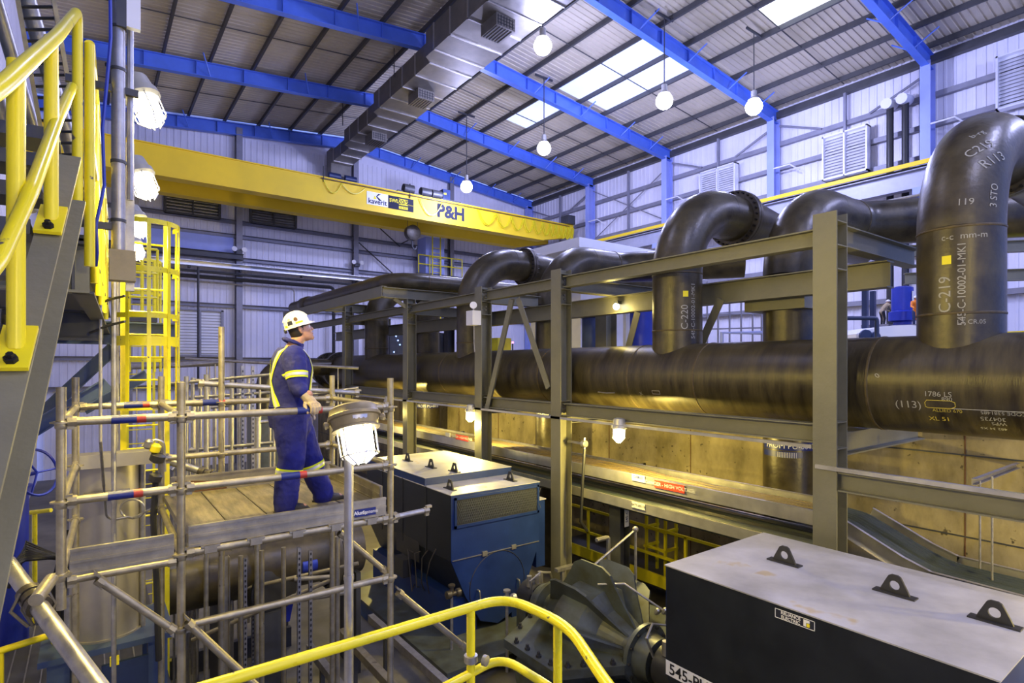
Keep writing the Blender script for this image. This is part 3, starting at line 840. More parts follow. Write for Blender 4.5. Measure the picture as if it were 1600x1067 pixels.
for k, (y, mk_, lab) in enumerate(RIS):
    t = thing('riser_pipe', lab, 'pipe', (HX, y, HZ+HR), 'risers on the header')
    m = MB(); saddle(m, HX, y, RR, RZ)
    m.build('riser', t, 'mill_pipe')
    MB().path(arc((HX+ER, y, RZ), -UX, UZ, ER, 0, math.pi/2, 18), RR, 36, False).build('elbow', t, 'mill_pipe')
    zc = RZ+ER
    xs = HX+ER+ (.55 if k else .5)
    MB().cyl((HX+ER, y, zc), (xs, y, zc), RR, n=36, caps=False).build('pipe_run', t, 'mill_pipe')
    fl, bo = MB(), MB()
    flange(fl, bo, (xs, y, zc), UX, RR)
    fo = fl.build('flange', t, 'flange_steel'); bo.build('bolts', fo, 'dark_bolt')
    MB().lathe((xs+.08, y, zc), UX, [(0,RR),(.4,RR),(1.2,.34),(5.5 if k else 2.4,.34)], 36, False).build('reducer', t, 'mill_pipe')
    for z in (RZ, HZ+HR+.23):
        MB().lathe((HX, y, z-.015), UZ, [(0,RR),(.006,RR+.008),(.024,RR+.008),(.03,RR)], 40, False).build('weld_bead', t, 'weld')
    if mk_ and k < 2:
        ph = math.atan2(-y, -HX)
        c = MB().mat('chalk')
        off = -.32 if k == 0 else .3
        c.text(mk_, (0,0,0), UX, UZ, .17, wrap=wrapv(HX, y, RR, ph+off, H+.82, True))
        c.text('545-C-10002-01-MK1', (0,0,0), UX, UZ, .108, wrap=wrapv(HX, y, RR, ph+off+.36, H+.93, True))
        if k == 0:
            c.text('c-c  mm-m', (0,0,0), UX, UZ, .10, wrap=wrapv(HX, y, RR, ph+.1, RZ-.12))
            c.text('LT CR.05', (0,0,0), UX, UZ, .07, wrap=wrapv(HX, y, RR, ph+.25, HZ+HR+.12))
            for s_, th, aa, sz, ro in (('C219', .60, .25, .16, .9), ('R113', .52, .62, .17, .9), ('3 STO', .22, .75, .12, 1.57), ('b-rg', .75, .1, .10, .9), ('119', .16, .1, .11, 0)):
                def ew(u, v, th=th, aa=aa, ro=ro):
                    u, v = u*math.cos(ro)-v*math.sin(ro), u*math.sin(ro)+v*math.cos(ro)
                    a = th + v/ER/1.3
                    b = ph + aa + u/RR
                    ctr = V((HX+ER-ER*math.cos(a), y, RZ+ER*math.sin(a)))
                    rad = V((-math.cos(a), 0, math.sin(a)))
                    return ctr + (rad*(-math.cos(b)) + UY*math.sin(b))*(RR+.004)
                c.text(s_, (0,0,0), UX, UZ, sz, wrap=ew)
        c.mat('label_yellow')
        f = wrapv(HX, y, RR, ph+off+.03, H+1.22)
        c.add([f(-.045,-.05), f(.045,-.05), f(.045,.05), f(-.045,.05)], [(0,1,2,3)])
        c.build('chalk_lettering', t)
BK = [(9.8, at(1234,500,X=9.8).y, 'dark discharge pipe behind the tall rack column, lettered PU-001D', 'PU-001D'), (9.8, at(862,500,X=9.8).y, 'dark discharge pipe behind the rack column at the pump', 'PU-001C'), (9.8, at(668,500,X=9.8).y, 'dark discharge pipe with a small blue label beyond the gauge box', 'PU-001B')]
for k, (x, y, lab, tx) in enumerate(BK):
    t = thing('discharge_pipe', lab, 'pipe', (x, y, 0), 'pump discharge pipes')
    MB().cyl((x, y, 0), (x, y, RZ-.06), RR, n=36, caps=False).build('riser', t, 'mill_pipe')
    zc = RZ-.06+ER
    MB().path(arc((x+ER, y, RZ-.06), -UX, UZ, ER, 0, math.pi/2, 18), RR, 36, False).build('elbow', t, 'mill_pipe')
    p = [(x+ER, y, zc), (12.1, y, zc)]
    dr = V((.6, -.8, 0))
    e = V((12.1, y, zc))
    pts = [V(p[0])] + rounded([e-UX*.6, e+UX*.25, e+UX*.25+dr*1.5], .6, 8)
    if k < 2: pts += [e+UX*.25+dr*(4.0 if k == 0 else 3.4)]
    else: pts = [V(p[0]), e+UX*2]
    MB().path(pts, RR, 36, True).build('pipe_run', t, 'mill_pipe')
    MB().lathe((12.0, y, zc), UX, [(0,RR),(.006,RR+.012),(.03,RR+.012),(.036,RR)], 40, False).build('weld_bead', t, 'weld')
    if k == 0:
        MB().bx(x-.5, x+.2, y-.5, y+.55, H+.93, H+1.13).build('support_shoe', t, 'rack_paint')
    ph = math.atan2(-y, -x)
    zt = at(1228, 692, X=9.8).z if k == 0 else (at(662, 634, X=9.6).z if k == 2 else H-1.3)
    b = MB().mat('label_blue')
    n = 14
    f = wrapv(x, y, RR, ph, zt)
    b.add([f(-.5+1.0*i/n, -.07) for i in range(n+1)] + [f(-.5+1.0*i/n, .07) for i in range(n+1)], [(i, i+1, n+2+i, n+1+i) for i in range(n)])
    f2 = wrapv(x, y, RR+.003, ph+.05, zt)
    b.mat('lettering_white').text('FROM '+tx, (0,0,0), UX, UZ, .13, wrap=f2)
    if k == 0:
        f3 = wrapv(x, y, RR+.003, ph-.1, zt-.14)
        b.mat('label_blue').add([f(-.5+.7*i/n, -.19) for i in range(n+1)] + [f(-.5+.7*i/n, -.09) for i in range(n+1)], [(i, i+1, n+2+i, n+1+i) for i in range(n)])
        b.mat('lettering_white').text('||||||||||||', (0,0,0), UX, UZ, .10, wrap=f3)
    b.build('pipe_label', t)
# long smaller pipe carried on the cantilevers
t = thing('carrier_pipe', 'long rusty brown pipe bending over the cantilever bracket above the man', 'pipe', (7.35, 20, H+2.5))
zc = H+2.53
MB().path(rounded([(7.35, 26.2, zc), (7.35, 15.75, zc), (14.0, 15.75, zc)], .95, 12), .27, 28).build('pipe_run', t, 'mill_pipe')
MB().lathe((8.35, 15.75, zc), UX, [(0,.27),(.006,.28),(.03,.28),(.036,.27)], 28, False).build('weld_bead', t, 'weld')
MB().lathe((7.35, 24.0, zc), UY, [(0,.27),(.1,.33),(.7,.33),(.8,.27)], 28, False).build('coupling_sleeve', t, 'mill_pipe')
MB().path([(7.1+.01*(i%2), 15.9+i*.55, H+2.28+.03*math.sin(i*1.7)) for i in range(17)], .02, 5).build('heat_trace_cable', t, 'aluminium')
t = thing('open_pipe_elbow', 'dark open pipe elbow behind the scaffold, left of the man', 'pipe', at(415,580,d=22))
p = at(415,580,d=22)
MB().path(arc(p+V((.75,0,-.6)), -UX, UZ, .75, 0, math.pi/2, 8)+[p+V((3.5,0,.15))], .34, 24).build('elbow', t, 'mill_pipe')
MB().cyl(p+V((0,0,-.55)), p+V((0,0,-.65)), .46, n=24).build('flange', t, 'flange_steel')
MB().cyl(p+V((0,0,-.65)), V((p.x,p.y,0)), .34, n=24).build('riser', t, 'mill_pipe')

# ================================================================ rack lights and small boxes
def flood(name, p, d, lab, group, e, sc=1.0, parent_bits=None, col_=WARM):
    """caged floodlight: housing behind, glass globe towards d"""
    p, d = V(p), V(d).normalized()
    t = thing(name, lab, 'lamp', p, group)
    MB().lathe(p-d*.26*sc, d, [(0,.05*sc),(.02*sc,.10*sc),(.12*sc,.115*sc),(.13*sc,.13*sc),(.18*sc,.135*sc),(.2*sc,.11*sc)], 18).build('lamp_housing', t, 'lamp_grey')
    MB().lathe(p-d*.06*sc, d, [(0,.095*sc),(.16*sc,.09*sc),(.2*sc,.06*sc),(.215*sc,.01*sc)], 18).build('glass_globe', t, 'hot_glass')
    a, b = basis(d)
    c = MB()
    for i in range(6):
        q = a*math.cos(i*math.pi/3)+b*math.sin(i*math.pi/3)
        c.path([p-d*.08*sc+q*.115*sc, p+d*.1*sc+q*.11*sc, p+d*.17*sc+q*.04*sc], .005*sc, 4)
    c.path([p+d*.08*sc+(a*math.cos(i*math.pi/8)+b*math.sin(i*math.pi/8))*.113*sc for i in range(16)], .005*sc, 4, closed=True)
    c.build('wire_guard', t, 'aluminium')
    point_light('lamp_light', p+d*(.14 if name != 'rack_floodlight' else .27)*sc, e, col_, .07*sc, t, d if name != 'rack_floodlight' else None)
    return t
for k, (px, py, lab) in enumerate(((967,676,'brightest floodlight hung under the lower rack beam, right of the pump column'), (735,648,'floodlight under the rack beside the gauge box column'), (606,632,'floodlight under the rack behind the scaffold post'))):
    p = at(px, py, X=XC-.16)
    t = flood('rack_floodlight', p, (-.05,0,-1), lab, 'floodlights under the rack', E_RACK)
    MB().beam(p+V((0,0,.25)), V((p.x, p.y, H-1.04)), .05, .05, kind='R', up=UX).build('stem', t, 'aluminium')
for k, y in enumerate((-.4,)):  # extra lamp out of view, added to light the concrete wall
    p = V((XC-.16, y, H-1.55))
    t = flood('rack_floodlight', p, (-.05,0,-1), 'added unseen floodlight under the low rack beam at the far right end', 'floodlights under the rack', E_RACK)
p = at(963,479,X=9.0)
t = thing('bulkhead_light', 'small bright light on the rear rack beam left of the riser marked C-220', 'lamp', p)
MB().ball(p, .07, 12, 8).build('glass_globe', t, 'hot_glass')
MB().bx(p.x-.02, p.x+.1, p.y-.06, p.y+.06, p.z+.05, p.z+.12).build('lamp_housing', t, 'dark_steel')
point_light('lamp_light', p+V((-.15,0,-.05)), 12, WARM, .05, t)
p = at(740,497,X=XC-.3)
t = thing('gauge_box', 'white instrument box with a round gauge on the third rack column', 'instrument box', p)
MB().bx(p.x-.12, p.x+.12, p.y-.14, p.y+.14, p.z-.17, p.z+.17).build('box_body', t, 'white_paint')
MB().lathe(p+V((-.02,-.02,.3)), V((-.5,-.8,0)), [(0,.08),(.05,.085),(.052,.07)], 16).build('gauge_dial', t, 'white_plain')
MB().cyl(p+V((0,0,.17)), p+V((0,0,.24)), .02, n=6).path([p+V((-.02,-.05,-.17)), p+V((-.02,-.05,-.6)), p+V((.0,-.05,-.8))], .012, 5).build('tubing', t, 'galv')
t = thing('push_button_station', 'small grey valve and conduit fitting on the column behind the pump', 'fitting', at(905,692,X=XC-.1))
p = at(905,692,X=XC+.05)
MB().lathe(p+V((-.0,-.2,0)), UY, [(0,.05),(.02,.07),(.1,.07),(.12,.04)], 12).cyl(p+V((0,-.15,-.15)), p+V((0,-.15,.12)), .02, n=6).bx(p.x-.02,p.x+.02,p.y-.1,CY[1]-.15,p.z-.02,p.z+.02).build('fitting_body', t, 'galv')
MB().path([p+V((0,-.15,-.1)), p+V((-.05,-.15,-.7)), p+V((-.05,-.1,-1.5)), p+V((.1,-.12,-1.7))], .03, 6).build('loose_cable', t, 'black_rubber')

# ================================================================ cable trays
def tray(name, x0, x1, y0, y1, z, h, lab, cables, cm, rungs=True, wave=False):
    t = thing(name, lab, 'cable tray', ((x0+x1)/2, y0, z), 'cable trays under the header')
    MB().beam((x0, y0, z), (x0, y1, z), .05, h, .006, .006, 'C').build('side_rail', t, 'aluminium')
    MB().beam((x1, y1, z), (x1, y0, z), .05, h, .006, .006, 'C').build('side_rail', t, 'aluminium')
    r_ = MB()
    y = y0+.1
    while y < y1:
        r_.bx(x0, x1, y, y+.05, z-h*.38, z-h*.38+.03); y += .38
    r_.build('rungs', t, 'aluminium')
    c = MB()
    for i in range(cables):
        x = x0+.08+(x1-x0-.16)*(i+.5)/cables
        if wave and x > 0:
            pts = [(x+.015*math.sin(yy*1.3+i), yy, z-h*.12+.03*rnd.random()+(.05 if yy > 7.2 else 0)) for yy in [y0+(y1-y0)*j/24 for j in range(25)]]
        else: pts = [(x, y0, z-h*.2), (x, y1, z-h*.2)]
        c.path(pts, (x1-x0-.16)/cables*.46, 6)
    if cables: c.build('cables', t, cm)
    return t
TZ = H-2.08
up = tray('cable_tray', 7.92, 8.8, 3.75, 22, TZ, .2, 'upper ladder tray full of tan cables under the header', 11, 'cable_brown', wave=True)
lo = tray('cable_tray', 7.92, 8.8, 3.75, 22, TZ-.47, .17, 'lower nearly empty ladder tray under the header', 2, 'cable_dark')
st_ = MB()
for y in (4.6, 8.4, 12.2, 16):
    st_.bx(8.8, 9.9, y-.03, y+.03, TZ-.15, TZ-.1); st_.bx(9.82, 9.9, y-.03, y+.03, TZ-.6, TZ-.1)
st_.build('tray_support', up, 'galv')
def sign(mbp, px, py, w_, h_, txt, bgm, tm, parent, size, X=7.89):
    p = at(px, py, X=X)
    m = MB().mat(bgm).bx(X-.012, X-.002, p.y-w_/2, p.y+w_/2, p.z-h_/2, p.z+h_/2)
    if txt: m.mat(tm).text(txt, (X-.014, p.y, p.z), -UY, UZ, size, fat=.012)
    return m.build(mbp, parent)
sign('warning_label', 1046, 760, .62, .13, 'DANGER - HIGH VOLTAGE', 'label_red', 'label_white', up, .085)
s_ = sign('tray_label', 998, 747, .30, .12, '', 'label_white', 'label_blue', up, .08)
m = MB().mat('label_blue'); p = at(998,747,X=7.89)
m.text('CABLES', (7.872,p.y,p.z+.02), -UY, UZ, .065, fat=.01).build('lettering', s_)
sign('tray_label', 998, 790, .30, .11, 'SATT-005-10', 'label_white', 'lettering_black', lo, .055)
sign('warning_label', 722, 684, .62, .13, 'DANGER - HIGH VOLTAGE', 'label_red', 'label_white', up, .085)
sign('tray_label', 700, 679, .25, .11, '', 'label_white', 'label_blue', up, .08)
# sloping end of the upper tray
t = thing('cable_tray', 'sloping cable tray curving down with dark cables right of the tall column', 'cable tray', (8.35, 2.5, H-2.4), 'cable trays under the header')
prof = [(3.7,-2.08),(3.45,-2.1),(2.75,-2.42),(2.45,-2.52),(0.2,-2.56)]
for x in (7.92, 8.85):
    for (ya, za), (yb2, zb2) in zip(prof[1:], prof[2:]):
        MB().beam((x,ya,H+za),(x,yb2,H+zb2),.05,.2,.006,.006,'C').build('side_rail', t, 'aluminium')
c = MB()
for i in range(9):
    x = 8.0+.78*(i+.5)/9
    c.path(rounded([(x,y,H+z+.0) for y, z in prof], .3, 5), .036, 7)
c.build('cables', t, 'cable_dark')
a, b = at(1492,757,X=8.8), at(1546,733,X=8.8)
t = thing('strut_hanger', 'short blue edged strut held by a thin rod against the concrete wall', 'strut', a)
MB().beam((8.6,b.y+.1,b.z-.15),(10.55,b.y+.1,b.z-.15),.05,.08,.01,.01,'C').build('strut', t, 'galv')
MB().cyl((8.75,b.y+.08,b.z-.15),(8.75,b.y+.08,H-2.6),.012,n=6).cyl((8.45,2.0,H-1.3),(8.45,2.0,H-2.6),.012,n=6).build('threaded_rod', t, 'galv')
# ================================================================ motors
def lug(parent, x, y, z, s=1.0):
    l = MB()
    l.bx(x-.05*s, x+.05*s, y-.17*s, y+.17*s, z, z+.014)
    o = l.build('lifting_lug', parent, 'lug_steel')
    pl = []
    out = [(-.125,0),(-.05,.15),(-.035,.165),(.035,.165),(.05,.15),(.125,0)]
    hole = [(.045*math.cos(a), .075+.05*math.sin(a)) for a in [R(t) for t in range(0, 360, 30)]]
    m = MB(); th = .012
    # plate with an eye: strip between outline and hole
    n = 24
    def ray(a):
        dx, dy = math.cos(a), math.sin(a); best = 9
        for i in range(len(out)):
            x1, y1 = out[i]; x2, y2 = out[(i+1) % len(out)]
            ex, ey = x2-x1, y2-y1
            den = dx*ey-dy*ex
            if abs(den) < 1e-9: continue
            tt = ((x1)*ey-(y1-.07)*ex)/den; uu = ((x1)*dy-(y1-.07)*dx)/den
            if tt > 0 and -1e-6 <= uu <= 1+1e-6: best = min(best, tt)
        return (best*dx, .07+best*dy)
    vs = []
    for sx in (-th, th):
        for i in range(n):
            a = 2*math.pi*i/n
            ox, oz = ray(a)
            vs.append((x+sx*s, y+ox*s, z+.014+oz*s))
        for i in range(n):
            a = 2*math.pi*i/n
            vs.append((x+sx*s, y+.042*math.cos(a)*s, z+.014+(.07+.042*math.sin(a))*s))
    fs = []
    for i in range(n):
        j = (i+1) % n
        fs += [(i, j, n+j, n+i), (2*n+j, 2*n+i, 3*n+i, 3*n+j), (j, i, 2*n+i, 2*n+j), (n+i, n+j, 3*n+j, 3*n+i)]
    m.add(vs, fs).build('lug_eye', o, 'lug_steel', smooth=False)

def motor(y0, y1, zt, face_mat, lab, lid):
    x0, x1 = 5.1, 7.1
    t = thing('pump_motor', lab, 'motor', (6.1, (y0+y1)/2, .4), 'big pump motors')
    zs = zt-1.17
    poly = [(x0,zs),(x0+.3,H-4.15),(x0+.62,H-4.66),(x0+1.0,H-4.80),(x0+1.38,H-4.66),(x0+1.7,H-4.15),(x1,zs)]
    low = MB().prism(poly, (0,y0,0), UX, UZ, (0,y1-y0,0)).build('lower_casing', t, face_mat[1], smooth=False)
    m = MB().bx(x0, x1, y0, y1, zs, zt-.004).build('enclosure', t, face_mat[0], smooth=False)
    MB().bx(x0-.012, x1+.012, y0-.012, y1+.012, zt-.012, zt).build('top_plate', t, 'motor_top', smooth=False)
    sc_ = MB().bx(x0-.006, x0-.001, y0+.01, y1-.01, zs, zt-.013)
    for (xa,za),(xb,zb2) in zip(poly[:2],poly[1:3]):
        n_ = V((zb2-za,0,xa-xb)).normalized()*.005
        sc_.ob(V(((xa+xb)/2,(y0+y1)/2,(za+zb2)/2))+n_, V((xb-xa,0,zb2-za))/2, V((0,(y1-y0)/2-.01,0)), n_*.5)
    sc_.build('side_shade', t, 'motor_shade', smooth=False)  # thin plate added to darken the shaded side of the blue casing
    f = MB().bx(x0+.02, x1-.02, y0-.018, y0-.001, zs+.0, zs+.012)
    for q in (.7, 1.36): f.bx(x0+q-.05, x0+q+.05, y0-.03, y0, zs-.03, zs+.05)
    f.build('seam_clips', t, 'galv', smooth=False)
    if lid:
        yl = y0+.98
        MB().bx(x0, x1+.03, yl, y1, zt, zt+.14).build('lid', t, 'motor_blue', smooth=False)
        MB().bx(x0-.01, x1+.04, yl-.01, y1+.01, zt+.14, zt+.15).build('lid_plate', t, 'motor_top', smooth=False)
        # front grille
        g = MB().bx(x0+.10, x1-.06, y0-.006, y0-.002, zt-.55, zt-.10).build('grille', t, 'lug_steel', smooth=False)
        w_ = MB()
        nx = 46
        for i in range(nx):
            x = x0+.12+(x1-x0-.2)*i/nx
            w_.ob((x+.06, y0-.012, zt-.325), V((.085,0,.2)), V((0,.003,0)), V((.004,0,-.002)))
            w_.ob((x+.06, y0-.012, zt-.325), V((.085,0,-.2)), V((0,.003,0)), V((.004,0,.002)))
        w_.build('mesh', g, 'mesh_grille', smooth=False)
        fr = MB()
        for a in ((x0+.06,x1-.03,zt-.10,zt-.06),(x0+.06,x1-.03,zt-.60,zt-.55),(x0+.06,x0+.10,zt-.6,zt-.06),(x1-.07,x1-.03,zt-.6,zt-.06)): fr.bx(a[0],a[1],y0-.03,y0,a[2],a[3])
        fr.build('grille_frame', t, 'motor_blue', smooth=False)
        MB().path(arc(((x0+x1)/2, y0-.004, zs-.62), UX, UZ, .62, R(-35), R(215), 20), .008, 4).build('cover_rim', t, 'lug_steel')
        for a in (.55, 1.45):
            MB().path(rounded([(x0+a,y0,zs-.62),(x0+a,y0-.07,zs-.62),(x0+a+.03,y0-.07,zs-.86),(x0+a+.03,y0,zs-.86)],.04,3), .014, 6).build('pull_handle', t, 'galv')
        for q in ((x0+.6,yl+1.95),(x0+.62,yl+.9),(x0+.78,yl+.22)): lug(t, q[0], q[1], zt+.15)
        for q in ((x0+.24,y0+.45),(x0+1.6,y0+.42)): lug(t, q[0], q[1], zt)
        b = MB().bx(x1, x1+.22, y0+.1, y0+1.1, zs-.55, zt-.4).build('terminal_box', t, 'motor_blue', smooth=False)
        MB().bx(x1-.01, x1+.24, y0+.08, y0+1.12, zt-.4, zt-.38).build('box_lid', b, 'motor_top', smooth=False)
        s_ = MB()
        for y in (y0+.9, y0+1.9, y0+2.9): s_.bx(x0-.02, x0, y, y+.03, zs-.1, zt)
        s_.bx(x0-.01, x0, y0+1.2, y0+2.2, zs-.35, zs+.05)
        s_.build('side_panels', t, 'lug_steel', smooth=False)
        c = MB()
        for i in range(4):
            c.path([(x0-.03, y0+.5+.3*i, zs+.1-.1*i), (x0-.10, y0+.6+.3*i, zs-.15), (x0-.06, y0+.8+.2*i, zs-.5-.15*i), (x0+.1, y0+1.0+.2*i, zs-.9)], .012, 5)
        c.build('sensor_wiring', t, 'flange_steel')
        MB().bx(x0-.2, x0-.02, y0+1.5, y0+1.9, zs-.7, zs-.35).build('junction_box', t, 'lug_steel')
    else:
        for y in (3.28, 2.20, 1.45): lug(t, 6.2, y, zt, 1.05)
        p = at(1242, 967, X=x0); w2, h2 = .36, .085
        n = MB().mat('label_black').bx(x0-.008, x0, p.y-w2/2, p.y+w2/2, p.z-h2/2, p.z+h2/2)
        n.mat('lettering_white')
        for a in ((-w2/2,w2/2,h2/2-.005,h2/2),(-w2/2,w2/2,-h2/2,-h2/2+.005),(-w2/2,-w2/2+.005,-h2/2,h2/2),(w2/2-.005,w2/2,-h2/2,h2/2)): n.bx(x0-.011, x0-.008, p.y+a[0], p.y+a[1], p.z+a[2], p.z+a[3])
        n.text('RELIANCE', (x0-.010, p.y+.035, p.z+.018), -UY, UZ, .040, fat=.02).text('ELECTRIC', (x0-.010, p.y+.035, p.z-.02), -UY, UZ, .040, fat=.02)
        n.bx(x0-.012, x0-.008, p.y-.105, p.y-.082, p.z-.028, p.z+.03).bx(x0-.012, x0-.008, p.y-.135, p.y-.105, p.z+.008, p.z+.03)
        n.mat('label_yellow').bx(x0-.012, x0-.008, p.y-.135, p.y-.110, p.z-.028, p.z+.002)
        n.build('name_plate', t)
        zl = at(1040,1029,X=x0).z - .085
        n = MB().mat('white_plain').bx(x0-.009, x0, y1-1.35, y1-.005, zl-.075, zl+.085)
        n.mat('lettering_black').text('545-PU-001D', (x0-.012, y1-.05, zl), -UY, UZ, .165, align='LEFT', fat=.015)
        n.build('tag_plate', t)
    sk = thing('motor_skid', 'blue grey steel skid under the ' + ('grilled blue motor' if lid else 'nearest motor with the 545 tag'), 'skid', (6, (y0+y1)/2, 0), 'motor skids')
    MB().bx(4.5, 7.3, y0-.9, y1+.3, .30, .36).build('deck_plate', sk, 'pump_paint', smooth=False)
    s_ = MB()
    for x in (4.6, 7.2): s_.beam((x,y0-.9,.16),(x,y1+.3,.16),.18,.28)
    s_.build('side_beam', sk, 'brace_blue')
    MB().bx(x0+.1, x0+.6, y0+.1, y1-.1, .36, H-4.2).bx(x1-.6, x1-.1, y0+.1, y1-.1, .36, H-4.2).build('motor_foot', t, face_mat[1], smooth=False)
    return t
motor(8.67, 12.44, H-2.29, ('motor_blue','motor_blue'), 'blue motor with a mesh grille and stepped lid in front of the rack', True)
motor(1.17, 4.03, H-2.2, ('motor_blue','motor_blue'), 'nearest dark motor with pale top and 545-PU tag, lower right', False)

# ================================================================ pump
PX0, PY0, PZ0 = 6.12, 6.15, H-3.97
pu = thing('split_case_pump', 'blue grey split case pump with radial fins between the two motors', 'pump', (PX0, PY0, .3))
prof = [(-.92,.27),(-.78,.30),(-.44,.44),(-.26,.66),(.26,.66),(.44,.44),(.78,.30),(.92,.27)]
n = 20; vs = []
for y, r in prof:
    for i in range(n+1):
        a = math.pi*i/n
        vs.append((PX0+r*1.05*math.cos(a), PY0+y, PZ0+r*math.sin(a)))
m = n+1
MB().add(vs, [(k*m+i, k*m+i+1, (k+1)*m+i+1, (k+1)*m+i) for k in range(len(prof)-1) for i in range(n)]).add([vs[i] for i in range(m)], [tuple(range(m))]).build('upper_casing', pu, 'pump_paint', smooth=False)
for k, a in enumerate((158, 126, 94, 62, 32)):
    c, s = math.cos(R(a)), math.sin(R(a))
    out = [(-.82,.30),(-.46,.78),(-.38,.92),(-.22,1.0),(.22,1.0),(.38,.92),(.46,.78),(.82,.30)]
    rad = V((c*1.03,0,s)); nrm = V((-s,0,c))
    MB().prism([(y, r) for y, r in out]+[(.44,.36),(.24,.55),(-.24,.55),(-.44,.36)], V((PX0,PY0,PZ0))-nrm*.016, UY, rad, nrm*.032).build('fin', pu, 'pump_paint', smooth=False)
fl = MB().prism([(-1.3,-.55),(-.9,-.75),(-.45,-1.0),(.45,-1.0),(.9,-.75),(1.35,-.5),(1.35,.5),(.9,.75),(.45,1.0),(-.45,1.0),(-.9,.75),(-1.3,.55)], (PX0,PY0,PZ0-.12), UX, UY, (0,0,.12)).build('split_flange', pu, 'pump_paint', smooth=False)
b = MB()
for k in range(9):
    x = -1.22+.0*k
for x, y in ((-1.22,-.4),(-1.22,-.15),(-1.22,.1),(-1.22,.35),(-1.08,-.58),(-.9,-.68),(-.72,-.78),(-.55,-.88),(-.36,-.92),(.36,-.92),(.55,-.88),(.75,-.78),(.95,-.66),(1.15,-.52),(1.26,-.2),(1.26,.2),(-.9,.68),(-.55,.88)):
    b.lathe((PX0+x, PY0+y, PZ0), UZ, [(0,.038),(.035,.038),(.036,.022),(.075,.022)], 6)
b.build('bolts', fl, 'lug_steel')
lw = []
for y, r in prof:
    for i in range(n+1):
        a = math.pi+math.pi*i/n
        lw.append((PX0+r*1.25*math.cos(a), PY0+y, PZ0-.12+r*.95*math.sin(a)))
MB().add(lw, [(k*m+i, k*m+i+1, (k+1)*m+i+1, (k+1)*m+i) for k in range(len(prof)-1) for i in range(n)]).build('lower_casing', pu, 'pump_paint', smooth=False)
for s, nm in ((-1,'suction_nozzle'),(1,'discharge_nozzle')):
    MB().lathe((PX0+s*.5, PY0, PZ0-.42), V((s,0,0)), [(0,.34),(.62,.32),(.63,.42),(.70,.42)], 28).build(nm, pu, 'pump_paint')
MB().bx(PX0-.8, PX0+.8, PY0-.6, PY0+.6, 0, PZ0-.7).build('pedestal', pu, 'brace_blue', smooth=False)
for s in (-1, 1):
    y = PY0+s*.92
    o = MB().lathe((PX0,y,PZ0), V((0,s,0)), [(0,.30),(.02,.42),(.08,.42),(.081,.33),(.2,.30),(.30,.30)], 28).build('gland_ring', pu, 'pump_paint')
    MB().bolts((PX0,y+s*.08,PZ0), V((0,s,0)), .38, 12, .02, .03).build('bolts', o, 'lug_steel')
    o = MB().lathe((PX0,y+s*.3,PZ0), V((0,s,0)), [(0,.16),(.05,.17),(.06,.27),(.4,.27),(.42,.22),(.46,.12)], 24).build('bearing_housing', pu, 'lug_steel')
    MB().bx(PX0-.3, PX0+.3, min(y+s*.4,y+s*.65), max(y+s*.4,y+s*.65), .4, PZ0-.15).build('bearing_pedestal', pu, 'pump_paint', smooth=False)
    for k, (dx, dy) in enumerate(((.0,.45),(.14,.55),(-.14,.5))):
        MB().cyl((PX0+dx, y+s*dy, PZ0+.22), (PX0+dx, y+s*dy, PZ0+.40), .05, .045, 10).build('oil_cap', o, 'galv')
    MB().path([(PX0-.2,y+s*.35,PZ0+.15),(PX0-.28,y+s*.3,PZ0+.4),(PX0-.1,y+s*.25,PZ0+.52),(PX0+.15,y+s*.3,PZ0+.45),(PX0+.3,y+s*.4,PZ0+.2)], .018, 6).build('seal_tubing', pu, 'galv')
cg = MB().lathe((PX0, 4.05, PZ0), UY, [(0,.28),(.5,.28)], 28).build('coupling_guard', None, 'steel_tank')
tag(cg, 'grey round coupling guard between the finned pump and the nearest motor', 'coupling guard')
MB().path([(PX0-.15, PY0-.2, PZ0+.76), (PX0+.1, PY0-.5, PZ0+.80), (PX0+.4, PY0-.95, PZ0+.5), (PX0+.5, PY0-1.2, PZ0+.2)], .016, 6).build('flush_tubing', pu, 'galv')
for k, (dx, dy, dz) in enumerate(((.35,-.85,.42),(.42,-.98,.32),(.5,-1.1,.22),(.3,-1.02,.5))):
    MB().lathe((PX0+dx,PY0+dy,PZ0+dz), V((.3,-.5,.8)), [(0,.02),(.03,.04),(.08,.04),(.1,.02)], 8).build('instrument_fitting', pu, 'galv')
p1, p2 = at(917,893,X=6.35), at(993,827,X=7.2)
t = thing('vent_pipe', 'thin grey vent pipe rising from the finned pump and turning down', 'pipe', p1)
MB().path([p1-V((0,0,.5)), p1, p2, V((p2.x,p2.y,p2.z-1.3)), V((p2.x, p2.y, .1))], .028, 8).build('pipe_run', t, 'galv')
MB().ball(p1, .06, 10, 8).ball(p2, .05, 10, 8).build('elbow_fitting', t, 'galv')
t = thing('strut_stand', 'small bent galvanised strut stand behind the vent pipe of the pump', 'stand', (7.45, 7.0, 0))
MB().path(rounded([(7.5,7.2,0),(7.5,7.2,H-3.1),(7.2,7.2,H-3.1)], .05, 3), .04, 6).build('post', t, 'galv')
t = thing('strut_stand', 'small galvanised angle stand at the right foot of the grilled motor', 'stand', (7.3, 8.3, 0), None)
MB().bx(7.28,7.34,8.2,8.26,0,H-3.95).bx(7.15,7.6,8.18,8.28,H-3.95,H-3.89).build('post', t, 'galv')
